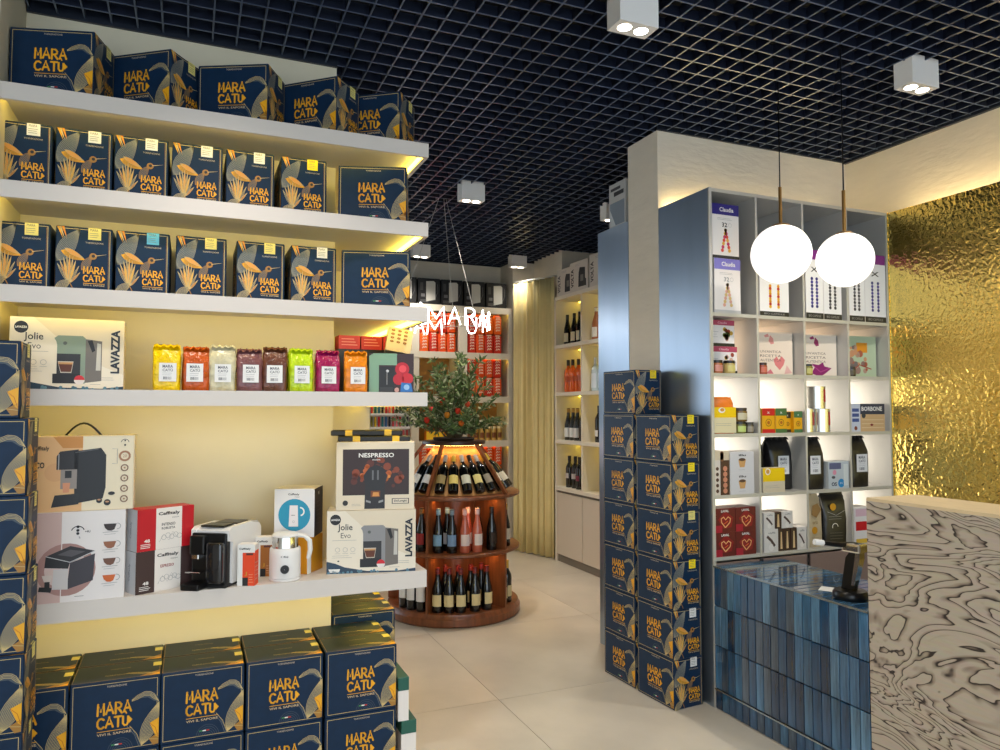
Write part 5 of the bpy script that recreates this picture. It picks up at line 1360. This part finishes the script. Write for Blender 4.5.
# ================================================================== ROUND WINE DISPLAY
WC = Vector((1.853, 5.263, 0)); A0 = math.atan2(-WC.y, -WC.x)
t = thing('wine_display', 'round tiered mahogany wine display with sloping upper rack', 'display stand', WC)
link('base', MB().lathe([(.001, 0), (.487, 0), (.5, .012), (.5, .055), (.49, .066), (.485, .088), (.478, .092), (.001, .092)], M_wood, 56).mesh('base', True), t)
for z in (.470, .862):
    link('round_shelf', MB().lathe([(.001, z), (.486, z), (.496, z + .006), (.496, z + .022), (.488, z + .028), (.001, z + .028)], M_wood, 56).mesh('round_shelf', True), t)
link('core', MB().lathe([(.21, .09), (.21, .865)], M_wood, 30).mesh('core', True), t)
link('back_cone', MB().lathe([(.405, .8895), (.142, 1.236)], M_woodin, 40).mesh('back_cone', True), t)['label'] = 'light wood cone behind the leaning bottles'
link('top_disc', MB().lathe([(.001, 1.236), (.233, 1.236), (.240, 1.242), (.240, 1.258), (.233, 1.263), (.001, 1.263)], mat('dark_mahogany', (60, 32, 20), .35), 40).mesh('top_disc', True), t)
for i in range(5):
    a = A0 + math.radians(-22 + 72 * i)
    R_ = Matrix.Rotation(a, 4, 'Z')
    for z0, z1 in ((.092, .470), (.498, .862)):
        link('partition', MB().box(.20, .488, -.009, .009, z0, z1, M_wood).xf(R_).mesh('partition'), t)
    v0 = Vector((.490, 0, .892)); v1 = Vector((.222, 0, 1.238)); dd_ = (v1 - v0)
    link('slanted_rail', MB().prism_x([(0, 0)] * 0 or [(-.011, 0), (.011, 0), (.011, 1), (-.011, 1)], -.012, .012, M_wood).xf(R_ @ Matrix(((0.8, 0, dd_.x, v0.x), (0, 1, 0, 0), (.6, 0, dd_.z, v0.z), (0, 0, 0, 1)))).mesh('slanted_rail'), t)
M_wled = mat('led_amber', (255, 190, 104), .5, emit=34)
for rr, z in ((.205, 1.231), (.40, .858), (.40, .466)):
    o = link('led_ring', MB().lathe([(rr - .006, z), (rr + .004, z)], M_wled, 40).mesh('led_ring'), t); o['label'] = 'amber led ring'
def wpos(phi, r):
    a = A0 + math.radians(phi)
    return WC.x + r * math.cos(a), WC.y + r * math.sin(a), a + PI / 2
def stand(kit, phi, r, z, lab, group, name='wine_bottle', lean=0):
    x, y, rz = wpos(phi, r)
    o = kit.put(name, lab, 'bottle', (x, y, z), rz, group)
    if lean:
        o.rotation_euler = (-lean, 0, rz)
    return o
lean = math.atan2(.263, .3465)
up_ = [(-45.5, (226, 222, 214), 'greyish white'), (-31, (236, 234, 230), 'white'), (-14, (150, 130, 80), 'dull gold'), (-.2, (222, 200, 110), 'yellow'), (13.6, (206, 206, 184), 'pale green'), (27.4, (222, 206, 130), 'cream yellow'), (41, (150, 140, 120), 'grey'), (57.5, (226, 216, 190), 'cream'), (71.5, (206, 196, 170), 'buff'), (85.5, (222, 214, 196), 'pale')]
for i, (ph, lb, nm) in enumerate(up_):
    stand(bottle_kit(DK, lb, (214, 180, 60) if i >= 7 or i in (3,) else (30, 26, 24) if i % 2 else (190, 190, 186), 1.0, .0365, (.055, .125), 1.1, 0), ph, .418, .9155, 'dark bottle with %s label leaning in the sloping rack of the wine display' % nm, 'bottles leaning in the sloping rack', lean=lean)
mid = [(-15, .41, (130, 170, 200), (150, 190, 220), 'pale blue label and cap', DK), (-8, .32, (206, 214, 220), (150, 190, 220), 'silver label behind the pale blue one', DK), (-1.5, .41, (120, 150, 186), (120, 140, 160), 'grey blue label', DK), (11, .41, (236, 214, 206), (236, 190, 190), 'rose glass and pink cap by the blue ones', (196, 96, 70)), (18, .33, (236, 220, 210), (240, 210, 206), 'rose glass in the second line', (190, 90, 64)), (24, .41, (236, 220, 210), (240, 206, 204), 'rose glass and white pink cap', (200, 104, 78)), (31, .34, (20, 20, 20), (24, 22, 20), 'black label behind the rose ones', DK), (41.5, .41, (48, 34, 24), (40, 24, 18), 'dark brown label beside the partition', DK)]
for ph, r, lb, fo, nm, gl in mid:
    stand(bottle_kit(gl, lb, fo, .98, .0355, (.05, .13), .95, 1), ph, r, .4985, 'bottle with %s on the middle wine tier' % nm, 'bottles on the middle tier')
for ph, r in ((57, .41), (68, .41)):
    stand(bottle_kit(DK, (200, 190, 170), (206, 170, 60), .98, .036, (.05, .13), 1.0, 1), ph, r, .4985, 'gold capped bottle on the middle tier past the partition', 'bottles on the middle tier')
for ph, r in ((-34, .40), (-46, .40)):
    stand(bottle_kit(DK, (150, 30, 30), (150, 110, 50), .98, .036, (.05, .13), 1.0, 1), ph, r, .4985, 'red labelled bottle on the middle tier behind the shelf end', 'bottles on the middle tier')
lowk = bottle_kit(DK, (222, 204, 150), (120, 34, 34), .98, .038, (.045, .125), .95, 1)
for i, (ph, r) in enumerate(((-15, .42), (-4, .42), (7, .42), (21, .42), (34, .42))):
    stand(lowk, ph, r, .0925, 'front red capped cream label bottle on bottom tier, ' + ['beside the shelf end partition', 'second from that partition', 'in the middle', 'second from the aisle partition', 'beside the aisle partition'][i], 'red capped bottles on the bottom tier')
for i, (ph, r) in enumerate(((-10, .325), (6, .325), (22, .325), (38, .325))):
    stand(lowk, ph, r, .0925, 'red capped bottle in the second line of the bottom tier', 'red capped bottles on the bottom tier')
for ph, r in ((-31, .43), (-42.5, .43), (-54, .43)):
    stand(bottle_kit(DK, (226, 224, 222), (40, 40, 44), .98, .038, (.07, .18), 1.2, 0), ph, r, .0925, 'dark bottle with tall white label on the bottom tier', 'white labelled bottles on the bottom tier')
for ph, r in ((57, .42), (68, .42)):
    stand(bottle_kit(DK, (200, 186, 140), (206, 170, 60), .98, .038, (.045, .125), 1.0, 0), ph, r, .0925, 'gold capped bottle on the bottom tier past the partition', 'gold capped bottles')

# ================================================================== OLIVE PLANT on the display
t = thing('olive_plant', 'bushy olive plant with red and yellow blossoms on top of the wine display', 'plant', (WC.x, WC.y, 1.2635))
link('planter', MB().lathe([(.001, 0), (.15, 0), (.16, .018), (.155, .022), (.15, .018), (.001, .018)], mat('dark_planter', (52, 38, 28), .6), 28).mesh('planter', True), t)
rp = random.Random(21)
st = MB(); lf = MB()
M_lf = [mat('olive_leaf_%d' % i, c, .5) for i, c in enumerate(((88, 112, 58), (122, 140, 84), (62, 88, 46), (178, 182, 142)))]
M_stem = mat('olive_stem', (96, 80, 58), .8)
def leaf(p, d, L, w, m):
    d = d.normalized(); s_ = d.cross(Vector((rp.uniform(-1, 1), rp.uniform(-1, 1), rp.uniform(-.2, 1)))).normalized()
    n_ = d.cross(s_)
    lf.add([p[:], (p + d * L * .45 + s_ * w + n_ * w * .3)[:], (p + d * L)[:], (p + d * L * .45 - s_ * w + n_ * w * .3)[:], (p + d * L * .5)[:]], [(0, 1, 4), (1, 2, 4), (2, 3, 4), (3, 0, 4)], m)
blossoms = []
right = Vector((math.cos(math.radians(-19.4)), math.sin(math.radians(-19.4)), 0)); fwd = Vector((-right.y, right.x, 0))
br = []
for i in range(44):
    a = rp.uniform(0, 2 * PI)
    el = rp.choice((.25, .5, .9, 1.2, 1.35))
    L = rp.uniform(.30, .42) if el < .8 else rp.uniform(.42, .66)
    br.append((a, el, L))
br += [(.3, .85, .44), (.05, .6, .42), (PI, .35, .46), (2.8, .30, .48), (3.4, .2, .45), (.1, .2, .40), (-.3, .25, .38), (2.5, .9, .55), (.5, 1.0, .5), (1.57, 1.5, .66), (1.8, 1.42, .62), (2.6, 1.2, .58)]
for a, el, L in br:
    p = Vector((rp.uniform(-.05, .05), rp.uniform(-.05, .05), .015)); d = (right * math.cos(a) + fwd * math.sin(a)) * math.cos(el) + Vector((0, 0, math.sin(el)))
    pts = [p.copy()]; n = 10
    for k in range(n):
        d = (d + Vector((rp.uniform(-.16, .16), rp.uniform(-.16, .16), rp.uniform(-.12, .12)))).normalized()
        p = p + d * L / n; pts.append(p.copy())
        if p.z < .06:
            p.z = .06
        if k >= 2:
            for q in range(8):
                o_ = Vector((rp.uniform(-1, 1), rp.uniform(-1, 1), rp.uniform(-.7, 1))).normalized()
                leaf(p + d * rp.uniform(-.03, .0), d * .5 + o_, rp.uniform(.04, .072), rp.uniform(.007, .011), rp.choice((0, 0, 1, 1, 2, 3)) and M_lf[rp.choice((0, 1, 1, 2, 3))] or M_lf[0])
    st.tube([v[:] for v in pts], [.0045 * (1 - .75 * i / n) for i in range(n + 1)], M_stem, 5)
link('stems', st.mesh('stems', True), t)
link('foliage', lf.mesh('foliage'), t)
for (u_, v_, zz), rgb in zip(((-.20, -.10, .15), (-.17, -.12, .23), (.03, -.16, .22), (.065, -.15, .195), (.055, -.17, .13), (-.05, -.15, .19), (.10, -.12, .27), (-.09, -.13, .30)), ((206, 44, 20), (200, 40, 24), (214, 50, 16), (236, 170, 20), (226, 110, 20), (226, 140, 20), (216, 70, 20), (206, 50, 24))):
    p = right * u_ + fwd * v_ + Vector((0, 0, zz))
    mb_ = MB().lathe([(.001, -.022), (.014, -.016), (.023, 0), (.020, .016), (.012, .024), (.001, .016)], mat('blossom_%d_%d_%d' % rgb, rgb, .5), 10, p[:])
    link('blossom', mb_.mesh('blossom', True), t)

# ================================================================== NEON RING SIGN
M_neon = mat('neon_white', (255, 250, 246), .4, emit=7.0)
SCn = WC + right * (-.089); zn = 2.105; hn = .125; rn_ = .36
t = thing('neon_sign', 'ring shaped white neon letter sign hung on wires above the wine display', 'neon sign', (SCn.x, SCn.y, zn))
LET = {'M': [[(0, 0), (.08, 1), (.5, .32), (.92, 1), (1, 0)]], 'A': [[(0, 0), (.5, 1), (1, 0)], [(.2, .36), (.8, .36)]], 'R': [[(0, 0), (0, 1), (.55, 1), (.88, .88), (.88, .62), (.55, .5), (0, .5)], [(.5, .5), (1, 0)]],
       'C': [[(1, .85), (.75, 1), (.35, .98), (.05, .72), (.05, .28), (.35, .02), (.75, 0), (1, .15)]], 'T': [[(0, 1), (1, 1)], [(.5, 1), (.5, 0)]], 'U': [[(0, 1), (0, .3), (.2, .04), (.5, 0), (.8, .04), (1, .3), (1, 1)], [(.35, 1.28), (.6, 1.12)]]}
word = 'MARACATU'
for rep in range(2):
    for i, ch in enumerate(word):
        ang = (-6 if rep == 0 else 191) + i * 20.8
        b = MB()
        wd = .122 if ch == 'M' else .092
        for stroke in LET[ch]:
            pts = []
            for k in range(len(stroke) - 1):
                for q in range(4):
                    f_ = q / 4
                    pts.append((stroke[k][0] * (1 - f_) + stroke[k + 1][0] * f_, stroke[k][1] * (1 - f_) + stroke[k + 1][1] * f_))
            pts.append(stroke[-1])
            P3 = []
            for x_, y_ in pts:
                aa = A0 + math.radians(ang) + (x_ - .5) * wd / rn_
                P3.append((rn_ * math.cos(aa), rn_ * math.sin(aa), y_ * hn))
            b.tube(P3, .0042, M_neon, 6)
        link('letter', b.mesh('letter', True), t)['label'] = 'glowing white neon letter'
link('support_ring', MB().tube([((rn_ - .012) * math.cos(i * PI / 24), (rn_ - .012) * math.sin(i * PI / 24), hn * .5) for i in range(48)], .0025, M_alul, 5, True).mesh('support_ring', True), t)
for a in (-75, 45, 165):
    aa = A0 + math.radians(a)
    link('hanging_wire', MB().tube([((rn_ - .012) * math.cos(aa), (rn_ - .012) * math.sin(aa), hn * .5), (.02 * math.cos(aa), .02 * math.sin(aa), CEIL + .04 - zn)], .0016, M_alul, 5).mesh('hanging_wire'), t)
